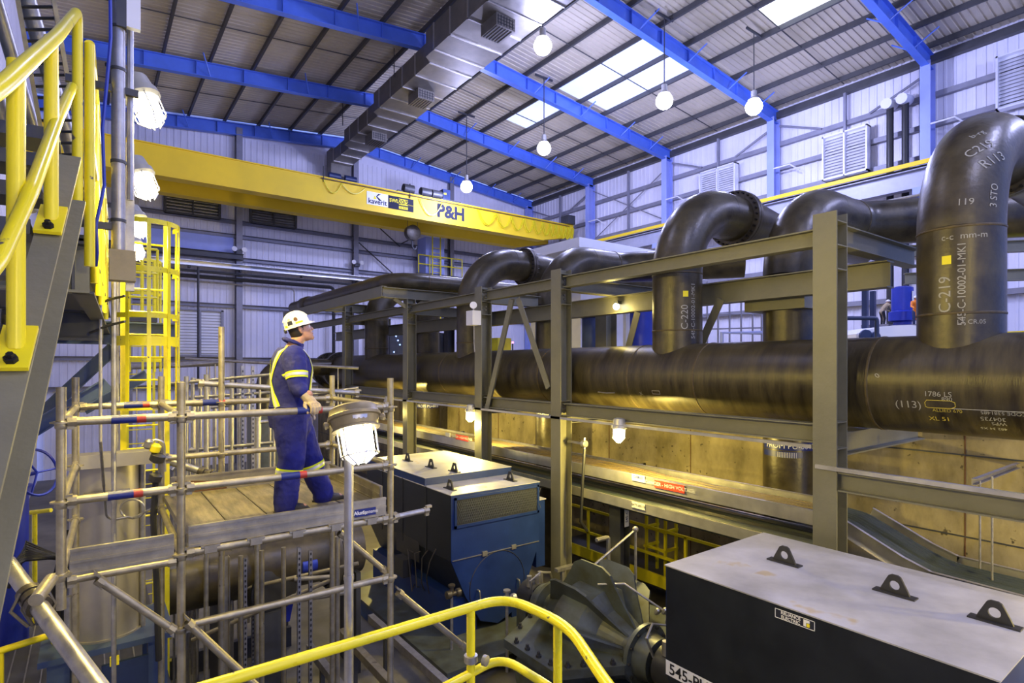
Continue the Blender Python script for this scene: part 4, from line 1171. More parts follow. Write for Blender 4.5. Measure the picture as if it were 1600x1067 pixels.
for k, (x, y, z, lab) in enumerate(((5.35,7.35,H-3.75,'small brass and steel valve cluster at the left of the finned pump'), (4.95,8.4,H-3.9,'small valve fitting below the left corner of the grilled motor'))):
    t = thing('valve_cluster', lab, 'valve', (x, y, z))
    MB().lathe((x-.12,y,z), UX, [(0,.03),(.02,.07),(.1,.07),(.12,.04),(.2,.04),(.22,.07),(.28,.07)], 10).lathe((x,y,z), UZ, [(0,.04),(.12,.03),(.13,.06),(.16,.06)], 10).build('valve_body', t, 'flange_steel' if k else 'galv')
    MB().cyl((x,y,z-.05), (x,y,.3), .025, n=6).build('pipe_run', t, 'galv')

# ================================================================ lower walkway behind the trays
wk = thing('pit_walkway', 'yellow railed low walkway under the cable trays', 'walkway', (9.6, 9, 0))
MB().bx(9.35,10.5,5.75,10.9,H-4.50,H-4.44).build('grating_deck', wk, 'grating', smooth=False)
MB().bx(9.3,9.35,5.75,10.9,H-4.52,H-4.28).build('kick_plate', wk, 'yellow_paint', smooth=False)
p_, r_ = MB(), MB()
for y in (5.8, 6.9, 8.4, 9.6, 10.85): p_.beam((9.33,y,H-4.5),(9.33,y,H-3.35),.05,.05,kind='R',up=UX)
for z in (H-3.36, H-3.9): r_.beam((9.33,5.78,z),(9.33,10.88,z),.05,.05,kind='R')
p_.build('post', wk, 'yellow_paint'); r_.build('guard_rail', wk, 'yellow_paint')
s_ = MB()
for y in (5.9, 10.7): s_.beam((9.5,y,0),(9.5,y,H-4.5),.15,.15)
s_.build('support_post', wk, 'dark_steel')
t = thing('valve_stand', 'yellow framed valve stand on the low walkway under the cable trays', 'stand', (9.7, 8.0, H-4.44))
f = MB()
for dx, dy in ((0,0),(.0,.5),(.35,0),(.35,.5)): f.beam((9.6+dx,7.6+dy,H-4.44),(9.6+dx,7.6+dy,H-3.05),.05,.05,kind='R',up=UX)
for z in (H-3.1,H-3.5,H-3.9): f.bx(9.55,10.0,7.58,7.64,z,z+.05).bx(9.55,10.0,8.08,8.14,z,z+.05).bx(9.57,9.63,7.6,8.1,z,z+.05)
f.build('frame', t, 'yellow_paint')
t = thing('tray_column', 'dark box column with a blue vertical tag under the cable trays', 'column', (8.35, 7.7, 0))
MB().beam((8.35,7.72,0),(8.35,7.72,TZ-.62),.28,.28,.02,.014,up=UX).build('post', t, 'dark_steel')
p = at(966,800,X=8.2)
n = MB().mat('white_plain').bx(8.34,8.46,7.575,7.58,H-3.15,H-2.72).mat('label_blue').text('545-CT', (8.40,7.572,H-2.93), UZ, -UX, .09, fat=.01)
n.build('tag_plate', t)
# ================================================================ scaffold with its deck
SR = .031
YA, YB = 5.2, 6.97
ZD = H-1.37
def atx(px, Y): return at(px, 600, Y=Y).x
XA = [atx(95.5,YA), atx(283,YA), atx(610,YA)]
XB = [atx(118,YB), atx(252,YB), atx(519,YB)]
def tube(name, p0, p1, r, mat, lab, cat, group, bands=(), ends=True):
    p0, p1 = V(p0), V(p1); d = p1-p0
    o = tag(MB().cyl(p0, p1, r, n=12).build(name, None, mat), lab, cat, group)
    for t_ in bands:
        a = p0+d*t_; u = d.normalized()
        MB().mat('label_blue').cyl(a, a+u*.16, r+.002, n=12).mat('label_red').cyl(a+u*.16, a+u*.22, r+.002, n=12).build('label_band', o)
    if ends:
        e = MB()
        for a, u in ((p0, d.normalized()), (p1, -d.normalized())):
            e.cyl(a-u*.0, a+u*.055, r+.008, n=8)
            e.ob(a+u*.0+V((0,0,.035)), u*.03, UZ*.012, u.cross(UZ).normalized()*.02 if abs(u.z) < .95 else UX*.02)
            e.ob(a+u*.02-V((0,0,.03)), u*.02, UZ*.025, u.cross(UZ).normalized()*.015 if abs(u.z) < .95 else UX*.015)
        e.build('ledger_head', o, 'scaffold_steel')
    return o
def post(x, y, z0, z1, lab, lv=(), group='scaffold posts', r=SR):
    o = tag(MB().cyl((x,y,z0), (x,y,z1), r, n=14).build('scaffold_post', None, 'scaffold_steel'), lab, 'scaffold post', group)
    for z in lv:
        m = MB().lathe((x,y,z-.008), UZ, [(0,r+.002),(.001,.066),(.012,.066),(.013,r+.002)], 12)
        m.lathe((x,y,z-.05), UZ, [(0,r+.001),(.01,r+.008),(.05,r+.008),(.06,r+.001)], 12)
        m.build('rosette', o, 'scaffold_steel')
    return o
LV = (H-.41, H-.98, H-1.50, H-2.08)
post(XA[0], YA, H-1.75, H-.16, 'scaffold post at the left end of the deck, in front of the steel tank', LV[:3])
post(XA[1], YA, 0, H-.14, 'scaffold post at the near corner left of the man', LV)
post(XA[2], YA, 0, H-.13, 'scaffold post at the right end of the deck beside the grilled motor', LV)
post(XB[0], YB, 0, H-.12, 'scaffold post behind the left end of the deck', LV[:3])
post(XB[1], YB, 0, H-.12, 'scaffold post behind the near corner of the deck', LV[:3])
post(XB[2], YB, 0, H-.13, 'scaffold post behind the lamp at the far right corner of the deck', LV[:3])
post(atx(346,YB), YB, 0, H+.42, 'tallest scaffold post, standing up in front of the far louver panel', LV[:3])
G = 'scaffold ledgers'
i_ = .035
tube('scaffold_ledger', (XA[1]+i_,YA,LV[0]), (XA[2]-i_,YA,LV[0]), SR, 'scaffold_steel', 'near top guard tube with the hand of the man on it', 'scaffold tube', G, (.5,))
tube('scaffold_ledger', (XA[1]+i_,YA,LV[1]), (XA[2]-i_,YA,LV[1]), SR, 'scaffold_steel', 'near middle guard tube crossing the shins of the man', 'scaffold tube', G, (.42,))
tube('scaffold_ledger', (XA[1]+i_,YA,LV[2]), (XA[2]-i_,YA,LV[2]), SR+.004, 'scaffold_steel', 'near tube right under the deck edge below the man', 'scaffold tube', G)
tube('scaffold_ledger', (XA[2]+i_,YA,LV[2]), (XA[2]+.42,YA,LV[2]+.015), SR-.004, 'galv', 'short tube end sticking out right of the deck over the motor', 'scaffold tube', G)
tube('scaffold_ledger', (XA[1]+i_,YA,LV[3]), (XA[2]-i_,YA,LV[3]), SR, 'scaffold_steel', 'lowest near tube, well below the deck', 'scaffold tube', G)
tube('scaffold_ledger', (XA[0]+i_,YA,LV[0]), (XA[1]-i_,YA,LV[0]), SR, 'scaffold_steel', 'short top guard tube in front of the ladder cage', 'scaffold tube', G, (.38,))
tube('scaffold_ledger', (XA[0]+i_,YA,LV[1]), (XA[1]-i_,YA,LV[1]), SR, 'scaffold_steel', 'short middle guard tube in front of the steel tank', 'scaffold tube', G, (.35,))
tube('scaffold_ledger', (XA[0]+i_,YA,LV[2]-.05), (XA[1]-i_,YA,LV[2]-.05), SR, 'scaffold_steel', 'short tube under the left deck edge in front of the steel tank', 'scaffold tube', G)
tube('scaffold_ledger', (XB[0]+i_,YB,LV[0]), (XB[1]-i_,YB,LV[0]), SR, 'scaffold_steel', 'short rear top guard tube behind the left end of the deck', 'scaffold tube', G, (.55,))
tube('scaffold_ledger', (XB[1]+i_,YB,LV[0]), (XB[2]-i_,YB,LV[0]), SR, 'scaffold_steel', 'rear top guard tube behind the back of the man', 'scaffold tube', G, (.2,))
tube('scaffold_ledger', (XB[1]+i_,YB,LV[1]), (XB[2]-i_,YB,LV[1]), SR, 'scaffold_steel', 'rear middle guard tube behind the knees of the man', 'scaffold tube', G)
tube('scaffold_ledger', (atx(310,7.04),7.04,H-.20), (atx(560,7.04),7.04,H-.36), SR, 'galv', 'loose tube sloping behind the waist of the man', 'scaffold tube', G)
for xa, xb, nm in ((XA[0],XB[0],'left'),(XA[1],XB[1],'near'),(XA[2],XB[2],'right')):
    for k in (0, 1, 2):
        if nm == 'near' and k == 1: continue
        tube('scaffold_transom', (xa+(xb-xa)*.02,YA+i_,LV[k]-.0), (xb-(xb-xa)*.02,YB-i_,LV[k]), SR-.003, 'scaffold_steel',
             '%s tube across the %s end of the deck' % (('top guard','middle guard','deck level')[k], {'left':'left','near':'tank side','right':'motor side'}[nm]), 'scaffold tube', 'scaffold cross tubes')
B = 'scaffold braces'
def q(px, py, Y=YA-.05): return at(px, py, Y=Y)
tube('scaffold_brace', q(152,905), q(272,985), SR-.002, 'scaffold_steel', 'diagonal tube below the left deck edge, across the tank foot', 'scaffold brace', B)
tube('scaffold_brace', q(292,972), q(420,1090), SR, 'scaffold_steel', 'diagonal tube with a flattened eye end, running down from the near post', 'scaffold brace', B)
tube('scaffold_brace', q(530,832,YA+.04), q(603,893,YA+.04), SR-.004, 'scaffold_steel', 'short diagonal tube under the deck right of the lamp pole', 'scaffold brace', B)
tube('scaffold_brace', q(622,925), q(725,1010), SR, 'scaffold_steel', 'diagonal tube running down right towards the motor skid', 'scaffold brace', B)
tube('scaffold_brace', (.05,4.4,H-2.6), at(238,1120,d=4.6), SR, 'scaffold_steel', 'dull diagonal tube beside the near post, low down', 'scaffold brace', B)
a, b = at(10,878,d=3.6), at(165,1090,d=2.9)
tube('scaffold_brace', a, b, .046, 'galv', 'bright thick tube slanting down across the lower left corner', 'scaffold brace', None, ends=False)
p = a+(b-a)*.32
t = thing('swivel_coupler', 'rusty coupler cluster with an open tube stub on the bright slanting tube', 'coupler', p)
m = MB()
for k in range(3):
    u = (b-a).normalized()
    m.lathe(p+u*(.06*k-.08), u, [(0,.05),(.001,.066),(.045,.066),(.046,.05)], 14)
for k in range(5): m.path([p+V((.03*k-.06,.0,.05)), p+V((.05*k-.1,-.03,-.04)), p+V((.02*k-.02,-.05,-.14))], .010, 5)
m.build('clamp', t, 'flange_steel')
sd_ = at(80,905,d=3.25); se_ = at(56,938,d=3.0)
MB().lathe(se_, sd_-se_, [(0,.024),(.001,.034),(.28,.034)], 14).lathe(se_-(sd_-se_).normalized()*.001, sd_-se_, [(0,.026),(.002,.026)], 14).build('tube_stub', t, 'scaffold_steel')
# deck
def deck(x0, x1, n, lab):
    for k in range(n):
        xa = x0+(x1-x0)*k/n; xb = x0+(x1-x0)*(k+1)/n-.012
        t = thing('scaffold_plank', lab[k], 'scaffold plank', ((xa+xb)/2, (YA+YB)/2, ZD-.06), 'scaffold deck planks')
        MB().bx(xa+.004, xb-.004, YA+.045, YB-.045, ZD-.012, ZD+.004).build('plywood_top', t, 'deck_ply', smooth=False)
        f = MB().bx(xa, xa+.022, YA+.04, YB-.04, ZD-.06, ZD+.002).bx(xb-.022, xb, YA+.04, YB-.04, ZD-.06, ZD+.002)
        f.bx(xa, xb, YA+.03, YA+.06, ZD-.06, ZD+.002).bx(xa, xb, YB-.06, YB-.03, ZD-.06, ZD+.002)
        f.build('frame', t, 'deck_alu', smooth=False)
        h = MB()
        x = (xa+xb)/2; h.bx(x-.07, x+.07, YA-.04, YA+.05, ZD-.105, ZD-.09).bx(x-.045, x+.045, YA-.046, YA-.034, ZD-.15, ZD-.09)
        h.build('hook', t, 'deck_alu', smooth=False)
deck(XA[1]+.04, XA[2]-.03, 5, ['dusty deck plank next to the near post', 'dusty deck plank second from the near post', 'dusty deck plank the man stands on with the left shoe', 'dusty deck plank under the leading shoe of the man', 'dusty deck plank next to the post at the motor'])
def toe(p0, p1, z0, z1, lab, face):
    t = thing('toe_board', lab, 'toe board', ((p0[0]+p1[0])/2, (p0[1]+p1[1])/2, z0), 'scaffold toe boards')
    m = MB(); u = V((p1[0]-p0[0], p1[1]-p0[1], 0)); c = V((p0[0]+p1[0], p0[1]+p1[1], z0+z1))/2
    s = u.cross(UZ).normalized()*face
    m.ob(c, u/2, s*.012, UZ*(z1-z0)/2)
    for z in (z0+.01, (z0+z1)/2, z1-.01): m.ob(V((c.x,c.y,z))+s*.014, u/2, s*.006, UZ*.010)
    m.build('board', t, 'deck_alu', smooth=False)
    return t
zt0, zt1 = H-1.46, H-1.29
f_ = toe((XA[1]+.05,YA+.005), (XA[2]-.05,YA+.005), zt0, zt1, 'ribbed aluminium toe board with the blue maker label below the man', 1)
p = at(571,806,Y=YA-.02)
MB().mat('label_blue').bx(p.x-.105,p.x+.105,YA-.02,YA-.014,H-1.435,H-1.365).mat('lettering_white').text('Aluma', (p.x-.05,YA-.022,H-1.4), UX, UZ, .05, fat=.02).text('Systems', (p.x+.048,YA-.022,H-1.4), UX, UZ, .047).build('maker_label', f_)
toe((XA[0]+.05,YA+.005), (XA[1]-.05,YA+.005), zt0-.06, zt1-.04, 'ribbed aluminium toe board in front of the steel tank', 1)
r_ = toe((XB[1]+.08,YB-.03), (XB[2]-.03,YB-.03), ZD, ZD+.19, 'aluminium toe board with a rust stain behind the feet of the man', 1)
MB().add([(XB[1]+.12,YB-.052,ZD+.01),(XB[1]+.62,YB-.052,ZD+.01),(XB[1]+.55,YB-.052,ZD+.1),(XB[1]+.12,YB-.052,ZD+.15)],[(0,1,2,3)]).build('rust_stain', r_, 'rust')
toe((XA[2]-.05,YA+.1), (XB[2]-.05,YB-.1), ZD, ZD+.17, 'dark toe board across the motor end of the deck', -1)
tag(MB().ob(at(336,792,Y=5.5)*1+V((0,.6,.0)), V((.03,0,0)), V((0,.03,0)), V((0,0,.003))).build('rag', None, 'glove_leather'), 'small crumpled rag lying on the deck left of the man', 'rag') if False else None

# ================================================================ near handrail, platform and stanchion lamp
zr = H-1.2
pl = thing('viewing_platform', 'near grated platform edge below the yellow handrail', 'platform', (.3, .5, 0))
MB().bx(0.06, 1.80, -2.5, 2.36, H-2.36, H-2.30).build('grating_deck', pl, 'grating', smooth=False)
s_ = MB()
for x, y in ((.2,2.2),(1.6,2.2),(1.6,-2.3),(.2,-2.3)): s_.beam((x,y,0),(x,y,H-2.36),.15,.15)
s_.build('support_post', pl, 'dark_steel')
hr = thing('yellow_handrail', 'bright yellow pipe handrail crossing the bottom of the view', 'handrail', (.8, 2.38, H-2.3))
tr_ = [(.1,2.385,zr), (1.73,2.385,zr), (1.77,1.95,zr), (1.55,1.45,zr-.02), (1.3,.4,zr-.02)]
MB().path(rounded(tr_, .16, 7), .0235, 14).build('top_rail', hr, 'rail_yellow')
tm_ = [(x, y, z-.335) for x, y, z in tr_]
MB().path(rounded([(1.0-.0,2.385,zr-.38),(1.45,2.385,zr-.335),(1.70,2.385,zr-.30)]+[V(q)+V((0,0,.0)) for q in tm_[2:]], .16, 7), .021, 12).build('mid_rail', hr, 'rail_yellow')
for x, y in ((1.515,2.385),(1.765,2.02),(.1,2.385)):
    MB().cyl((x,y,H-2.3),(x,y,zr), .021, n=12).build('post', hr, 'rail_yellow')
cl = MB().lathe((1.515,2.385,zr-.27), UZ, [(0,.024),(.001,.034),(.035,.034),(.036,.024)], 12).lathe((1.56,2.34,zr-.255), V((.4,-.9,0)), [(0,.014),(.001,.026),(.02,.026),(.021,.016)], 12)
tag(cl.build('pipe_clamp', None, 'galv'), 'small round pipe clamp on the near handrail post', 'clamp')

P0 = at(545, 700, Y=2.455)
stn = thing('stanchion_light', 'glowing caged lamp with dome housing on a pole at the near handrail', 'lamp', (P0.x, P0.y, H-2.3))
lc = at(556, 668, Y=2.48)
dax = V((.02,.0,-1)) + V((-.6,-.8,0))*.30 + V((.8,-.6,0))*.22
dax.normalize()
MB().cyl((P0.x,P0.y,H-2.34), (P0.x,P0.y,lc.z-.03), .0205, n=14).build('pole', stn, 'galv')
MB().cyl((P0.x,P0.y,zr-.5), (P0.x,P0.y,zr-.44), .0245, n=12).cyl((P0.x,P0.y,H-.95), (P0.x,P0.y,H-.93), .023, n=12).build('pole_coupling', stn, 'galv')
top = lc-dax*.10
MB().lathe(top, dax, [(0,.02),(.0,.085),(.012,.105),(.04,.112),(.045,.118),(.058,.118),(.062,.108),(.098,.098),(.104,.106),(.112,.106),(.114,.09)], 32).build('lamp_housing', stn, 'lamp_body')
a_, b_ = basis(dax)
vd = (V((0,0,H))-lc); vd = (vd-dax*vd.dot(dax)).normalized(); rt = vd.cross(dax)*-1
rt = dax.cross(vd) if dax.cross(vd).dot(V((.8,-.6,0))) > 0 else vd.cross(dax)
n = MB()
pts = [(-.5+.1*i) for i in range(11)]
def hw(u, v): 
    aa = .25+u*.62
    r0 = .1065-(.011)*( .5 - v)
    return top + dax*(.066+.03*(.5-v)) + (vd*math.cos(aa)+rt*math.sin(aa))*(r0+.0015)
n.add([hw(u,-.4) for u in pts]+[hw(u,.45) for u in pts], [(i,i+1,12+i,11+i) for i in range(10)])
n.build('rating_plate', stn, 'aluminium')
for s in (-1, 1):
    MB().lathe(top+dax*.07+rt*s*.11, rt*s, [(0,.014),(.02,.018),(.026,.010)], 8).build('hinge_lug', stn, 'lamp_body')
MB().lathe(lc+dax*.012, dax, [(0,.07),(.10,.068),(.125,.062),(.145,.04),(.15,.004)], 24).build('glass_globe', stn, 'hot_glass')
g = MB()
for i in range(6):
    q_ = a_*math.cos(i*math.pi/3)+b_*math.sin(i*math.pi/3)
    g.path([lc+dax*.012+q_*.085, lc+dax*.125+q_*.082, lc+dax*.165+q_*.03], .004, 5)
g.path([lc+dax*.128+(a_*math.cos(i*math.pi/10)+b_*math.sin(i*math.pi/10))*.083 for i in range(20)], .004, 5, closed=True)
g.build('wire_guard', stn, 'aluminium')
MB().path([V((P0.x,P0.y,lc.z-.06)), top+dax*.10+rt*-.02], .018, 8).build('bracket', stn, 'lamp_body')
point_light('lamp_light', lc+dax*.09, E_STAN, WARM, .06, stn, dax)

# ================================================================ stair and upper walkway at the left
st = thing('steel_stair', 'steel stair with grey stringer rising at the far left', 'stair', (-.6, 1.5, 0))
b1, b2 = at(25,545,d=1.75), at(80,345,d=2.25)
sdv = (b2-b1).normalized()
side = sdv.cross(UZ).normalized(); upn = side.cross(sdv)
s0 = b1-sdv*7.2-upn*.16; s1 = b2+sdv*.62-upn*.16
MB().beam(s0+side*.0+upn*.03, s1+side*.0+upn*.03, .085, .24, .014, .012, 'C', up=upn).build('stringer', st, 'rack_paint')
MB().beam(s0-side*.95, s1-side*.95, .13, .30, .014, .012, 'C', up=upn).build('stringer', st, 'rack_paint')
tm = MB()
for i in range(-24, 7):
    p = b1 + sdv*(.29*i) - side*.5 - upn*.12
    tm.ob(p, side*.42, V((0,.13,0)), UZ*.018)
    tm.ob(p-V((0,.13,0)), side*.42, V((0,.012,0)), UZ*.03)
tm.build('treads', st, 'grating', smooth=False)
hrail = thing('stair_handrail', 'scuffed yellow pipe handrail bolted to the stair stringer', 'handrail', b1)
for k, (b, px, py, dd) in enumerate(((b1,39,95,1.75),(b2,90,58,2.25))):
    tp = at(px, py, d=dd); tp.x, tp.y = b.x+.0, b.y
    MB().cyl(b, tp, .0235, n=16).build('post', hrail, 'yellow_paint')
    o = MB().ob(b+sdv*.0+upn*.006-side*.0, side*.043, sdv*.10, upn*.007).build('base_plate', hrail, 'yellow_paint', smooth=False)
    m = MB()
    for s in (-1,1): m.lathe(b-sdv*.07*1+side*.0*s+upn*.012, upn, [(0,.018),(.016,.018),(.017,.010),(.03,.010)], 6)
    m.build('bolt', o, 'lug_steel')
p3t, p3b = at(121,32,d=2.95), at(117,330,d=2.95); p3b.x, p3b.y = p3t.x, p3t.y
r0 = at(-120,215,d=1.25)
MB().path(rounded([r0, at(0,138,d=1.56), at(40,100,d=1.75), at(90,55,d=2.3), p3t+V((0,0,.05)), p3t-V((0,0,.25)), p3b], .10, 6), .0235, 16).build('top_rail', hrail, 'yellow_paint')
MB().path(rounded([at(-90,520,d=1.3), at(0,405,d=1.58), at(48,300,d=1.75), at(90,185,d=2.3), at(113,135,d=2.9)], .04, 3), .021, 14).build('mid_rail', hrail, 'yellow_paint')
def wx(y): return .035*(y-3.74)
zw = H+.72
uw = thing('upper_walkway', 'dark upper walkway at the top of the stair', 'walkway', (-.5, 6.5, H+.4))
MB().bx(-1.2, .0, 3.95, 10.2, zw-.05, zw).build('grating_deck', uw, 'grating', smooth=False)
MB().beam((-.03,4.0,zw-.17),(.2,10.2,zw-.17),.1,.3,.014,.012,'C').build('edge_channel', uw, 'dark_steel')
MB().beam((-1.2,4.0,zw-.17),(.0,4.0,zw-.17),.1,.3,.014,.012,'C').build('end_channel', uw, 'rack_paint')
MB().beam((-1.2,9.2,H+.42),(1.0,9.2,H+.42),.2,.30,.018,.012).build('support_beam', uw, 'brace_blue')
MB().beam((-1.2,6.4,H+.35),(.1,6.4,H+.35),.2,.26,.018,.012).build('support_beam', uw, 'dark_steel')
for k, (y, a0, a1) in enumerate(((9.2,(58,655),(178,543)),(8.0,(20,690),(170,600)),(10.6,(130,640),(230,585)))):
    MB().beam(at(*a0,Y=y), at(*a1,Y=y), .14, .16, .014, .012, 'I').build('knee_brace', uw, 'brace_blue')
MB().beam((-1.1,9.2,0),(-1.1,9.2,H+.3),.25,.25).build('support_column', uw, 'dark_steel')
MB().beam((-1.1,6.4,0),(-1.1,6.4,H+.25),.2,.2).build('support_column', uw, 'dark_steel')
wr = thing('walkway_railing', 'row of yellow railing posts along the upper walkway', 'railing', (.05, 4, zw))
ys = [3.74, 4.5, 5.3, 6.1, 7.0, 8.0]
for y in ys:
    MB().cyl((wx(y),y,zw-.2),(wx(y),y,H+(1.69 if y < 4 else 1.66)), .024, n=12).build('post', wr, 'yellow_paint')
MB().path([(wx(3.74),3.74,H+1.69),(wx(8.0),8.0,H+1.69)], .024, 12).build('top_rail', wr, 'yellow_paint')
MB().path([(wx(3.74),3.74,H+1.18),(wx(8.0),8.0,H+1.18)], .021, 12).build('mid_rail', wr, 'yellow_paint')
MB().bx(-.01,.0,3.8,8.0,zw,zw+.12).build('kick_plate', wr, 'yellow_paint')
# conduit pole with its lamps
pc = at(185,300,d=3.4)
cp = thing('conduit_pole', 'grey vertical conduit pole with junction box at the stair head', 'conduit', (pc.x,pc.y,H+.5))
MB().cyl((pc.x,pc.y,H+.68),(pc.x,pc.y,H+7.0), .036, n=16).build('pole', cp, 'galv')
jb = at(188,412,d=3.4)
MB().bx(jb.x-.055,jb.x+.075,jb.y-.05,jb.y+.06,H+.50,H+.68).build('junction_box', cp, 'lamp_body', smooth=False)
m = MB()
for z in (H+1.75,H+1.2,H+.85,H+2.0): m.lathe((pc.x,pc.y,z), UZ, [(0,.036),(.001,.041),(.018,.041),(.019,.036)], 14)
m.bx(pc.x-.32,pc.x,pc.y-.015,pc.y+.015,H+.80,H+.84).bx(pc.x-.25,pc.x+.1,pc.y-.015,pc.y+.015,H+1.62,H+1.66)
m.build('strap', cp, 'dark_steel')
MB().cyl((pc.x+.06,pc.y+.03,H+1.0),(pc.x+.06,pc.y+.03,H+6), .018, n=8).build('side_conduit', cp, 'galv')
MB().path([at(172,-20,d=3.35),at(173,60,d=3.33),at(166,140,d=3.3),at(160,200,d=3.3),at(163,290,d=3.3),at(150,350,d=3.25),at(152,395,d=3.3),at(150,415,d=3.35)], .010, 6).build('blue_cable', cp, 'blue_cable')
a, b = at(203,225,d=3.55), at(203,455,d=3.55)
tag(MB().beam(V((a.x,a.y,b.z)), a, .045, .04, .004, .004, 'C', up=UY).build('strut_channel', None, 'galv'), 'pale strut channel upright beside the conduit pole', 'strut')
t = thing('bracket_box', 'white rectangular sign edge hanging at the top beside the conduit pole', 'box', at(203,20,d=3.4))
p = at(204,20,d=3.4)
MB().bx(p.x-.02,p.x+.05,p.y-.01,p.y+.03,p.z-.09,p.z+.8).build('box_body', t, 'white_paint')
MB().bx(p.x-.07,p.x-.02,p.y-.01,p.y+.03,p.z-.1,p.z+.7).build('back_strut', t, 'dark_steel')
LL = ['caged floodlight highest at the left, beside the conduit pole', 'caged floodlight second from the conduit pole, against the crane girder', 'caged floodlight at the top of the yellow ladder cage', 'caged floodlight lowest at the left, behind the ladder cage']
for k, (px, py, d_, sc, e) in enumerate(((229,168,3.8,.85,1),(224,286,5.2,.95,1),(216,352,7.2,1,.4),(211,390,8.5,1,.4))):
    p = at(px,py,d=d_)
    t = flood('walkway_floodlight', p, V((.8,-.6,0))*.42+V((0,0,-.9)), LL[k], 'floodlights along the walkway', E_FLOOD*e, sc)
    if k: MB().cyl((p.x-.22,p.y+.05,0), (p.x-.22,p.y+.05,p.z+.3), .02, n=8).build('pole', t, 'galv')
    MB().path([p-V((.8*.42,-.6*.42,-.9))*.22*sc, p+V((-.12,.1,.26)), V((p.x-.22,p.y+.05,p.z+.24))], .014, 6).build('bracket_arm', t, 'dark_steel')
for k, (p, dd) in enumerate(((V((.7,-2.6,H+.6)), V((.25,.9,-.35))), (V((3.2,-2.2,H+2.4)), V((.1,.8,-.6))))):  # warm fill lamps out of view, added to light scaffold and rails
    t = flood('walkway_floodlight', p, dd, ['added unseen fill floodlight behind the viewer, near the stair', 'added unseen fill floodlight behind the viewer, near the motors'][k], 'floodlights along the walkway', E_FILL)
    MB().cyl((p.x-.2,p.y-.2,0), (p.x-.2,p.y-.2,p.z+.2), .03, n=8).build('pole', t, 'galv')
    MB().path([p-dd.normalized()*.22, V((p.x-.2,p.y-.2,p.z+.15))], .014, 6).build('bracket_arm', t, 'dark_steel')
# galvanised pipes and ladder tray at the upper left corner
tag(MB().bx(-1.22,-1.17,1.0,8.5,H+.9,H+8).build('corner_shade', None, 'brace_blue'), 'dark blue sheet added as shade behind the slanting tray in the upper left corner', 'panel', None, 'structure')  # sheet added to give this corner its dark blue shade
t = thing('tray_riser', 'slanting ladder tray and pipes in the upper left corner behind the handrail', 'cable tray', at(60,120,d=4.5))
a, b = at(100,330,d=5.2), at(5,-60,d=4.2)
for k, (dx, r, m_) in enumerate(((-75,.075,'galv'),(-30,.05,'galv'),(20,.06,'galv'))):
    MB().cyl(at(100+dx+20,330,d=5.4), at(5+dx,-60,d=4.4), r, n=14).build('pipe_run', t, m_)
for dx in (-8, 48):
    MB().beam(at(95+dx,330,d=5.2), at(25+dx,-60,d=4.2), .03, .10, .006, .006, 'C', up=UY).build('side_rail', t, 'galv')
r_ = MB()
for i in range(22):
    u = i/22
    r_.cyl(at(95-8+(25-95)*u,330-390*u,d=5.2-u), at(95+48+(25-95)*u,330-390*u,d=5.2-u), .012, n=6)
r_.build('rungs', t, 'dark_steel')
MB().beam((-1.2,3.4,H+3.6),(.3,5.0,H+3.3),.2,.3).build('support_beam', t, 'blue_steel')
# thin drop pipe
a = at(157,455,d=5.0)
t = thing('drop_pipe', 'thin grey pipe dropping from the walkway in front of the ladder cage to a coil', 'pipe', a)
lp = at(207,795,d=6.0)
pts = [a+V((0,0,.1)), a, V((a.x,a.y,at(160,690,d=5.0).z)), at(162,760,d=5.4), at(166,808,d=5.6), at(180,812,d=5.7), at(200,808,d=5.9)]
MB().path(pts[:4], .013, 8).path(rounded(pts[3:], .05, 3)+[lp+V((.8,-.6,0))*.13*math.sin(u)+V((0,0,-.10*math.cos(u))) for u in [R(x) for x in range(0, 361, 20)]]+[at(246,790,d=6.0), at(247,782,d=6.0)], .011, 6).build('tube', t, 'galv')
m = MB()
for py in (480, 520): m.path([at(140,py,d=5), at(170,py-12,d=5), at(195,py-18,d=5)], .012, 5)
m.build('cables', t, 'black_rubber')
# ladder cages
def cage(cx, cy, r, z0, z1, hoops, lab, zl, thick):
    t = thing('caged_ladder', lab, 'ladder', (cx, cy, zl), 'yellow caged ladders')
    n = 7
    for z, hh in hoops:
        h = MB()
        pts = arc((cx,cy,z), UX, UY, r, R(150), R(390), 20)
        k = len(pts)
        for hh_ in (0,): 
            vs = [p-UZ*hh for p in pts]+[p+UZ*hh for p in pts]+[V((cx,cy,z))+(p-V((cx,cy,z)))*.96-UZ*hh for p in pts]+[V((cx,cy,z))+(p-V((cx,cy,z)))*.96+UZ*hh for p in pts]
            fs = []
            for i in range(k-1): fs += [(i,i+1,k+i+1,k+i),(2*k+i+1,2*k+i,3*k+i,3*k+i+1),(k+i,k+i+1,3*k+i+1,3*k+i),(i+1,i,2*k+i,2*k+i+1)]
            h.add(vs, fs)
        h.build('hoop', t, 'rail_yellow')
    for i in range(n):
        a = R(160+220*i/(n-1))
        x, y = cx+r*math.cos(a), cy+r*math.sin(a)
        MB().ob((x,y,(z0+z1)/2), V((-math.sin(a),math.cos(a),0))*.022, V((math.cos(a),math.sin(a),0))*.005, UZ*(z1-z0)/2).build('cage_bar', t, 'rail_yellow', smooth=False)
    yl = cy+r*.55
    for s in (-1,1):
        MB().bx(cx+s*.24-.025*thick, cx+s*.24+.025*thick, yl-.02, yl+.02, zl, z1+.05).build('stile', t, 'rail_yellow', smooth=False)
    rg = MB(); z = zl+.2
    while z < z1: rg.cyl((cx-.24,yl,z),(cx+.24,yl,z),.014,n=6); z += .3
    rg.build('rungs', t, 'rail_yellow')
c1 = at(229,500,Y=8.75)
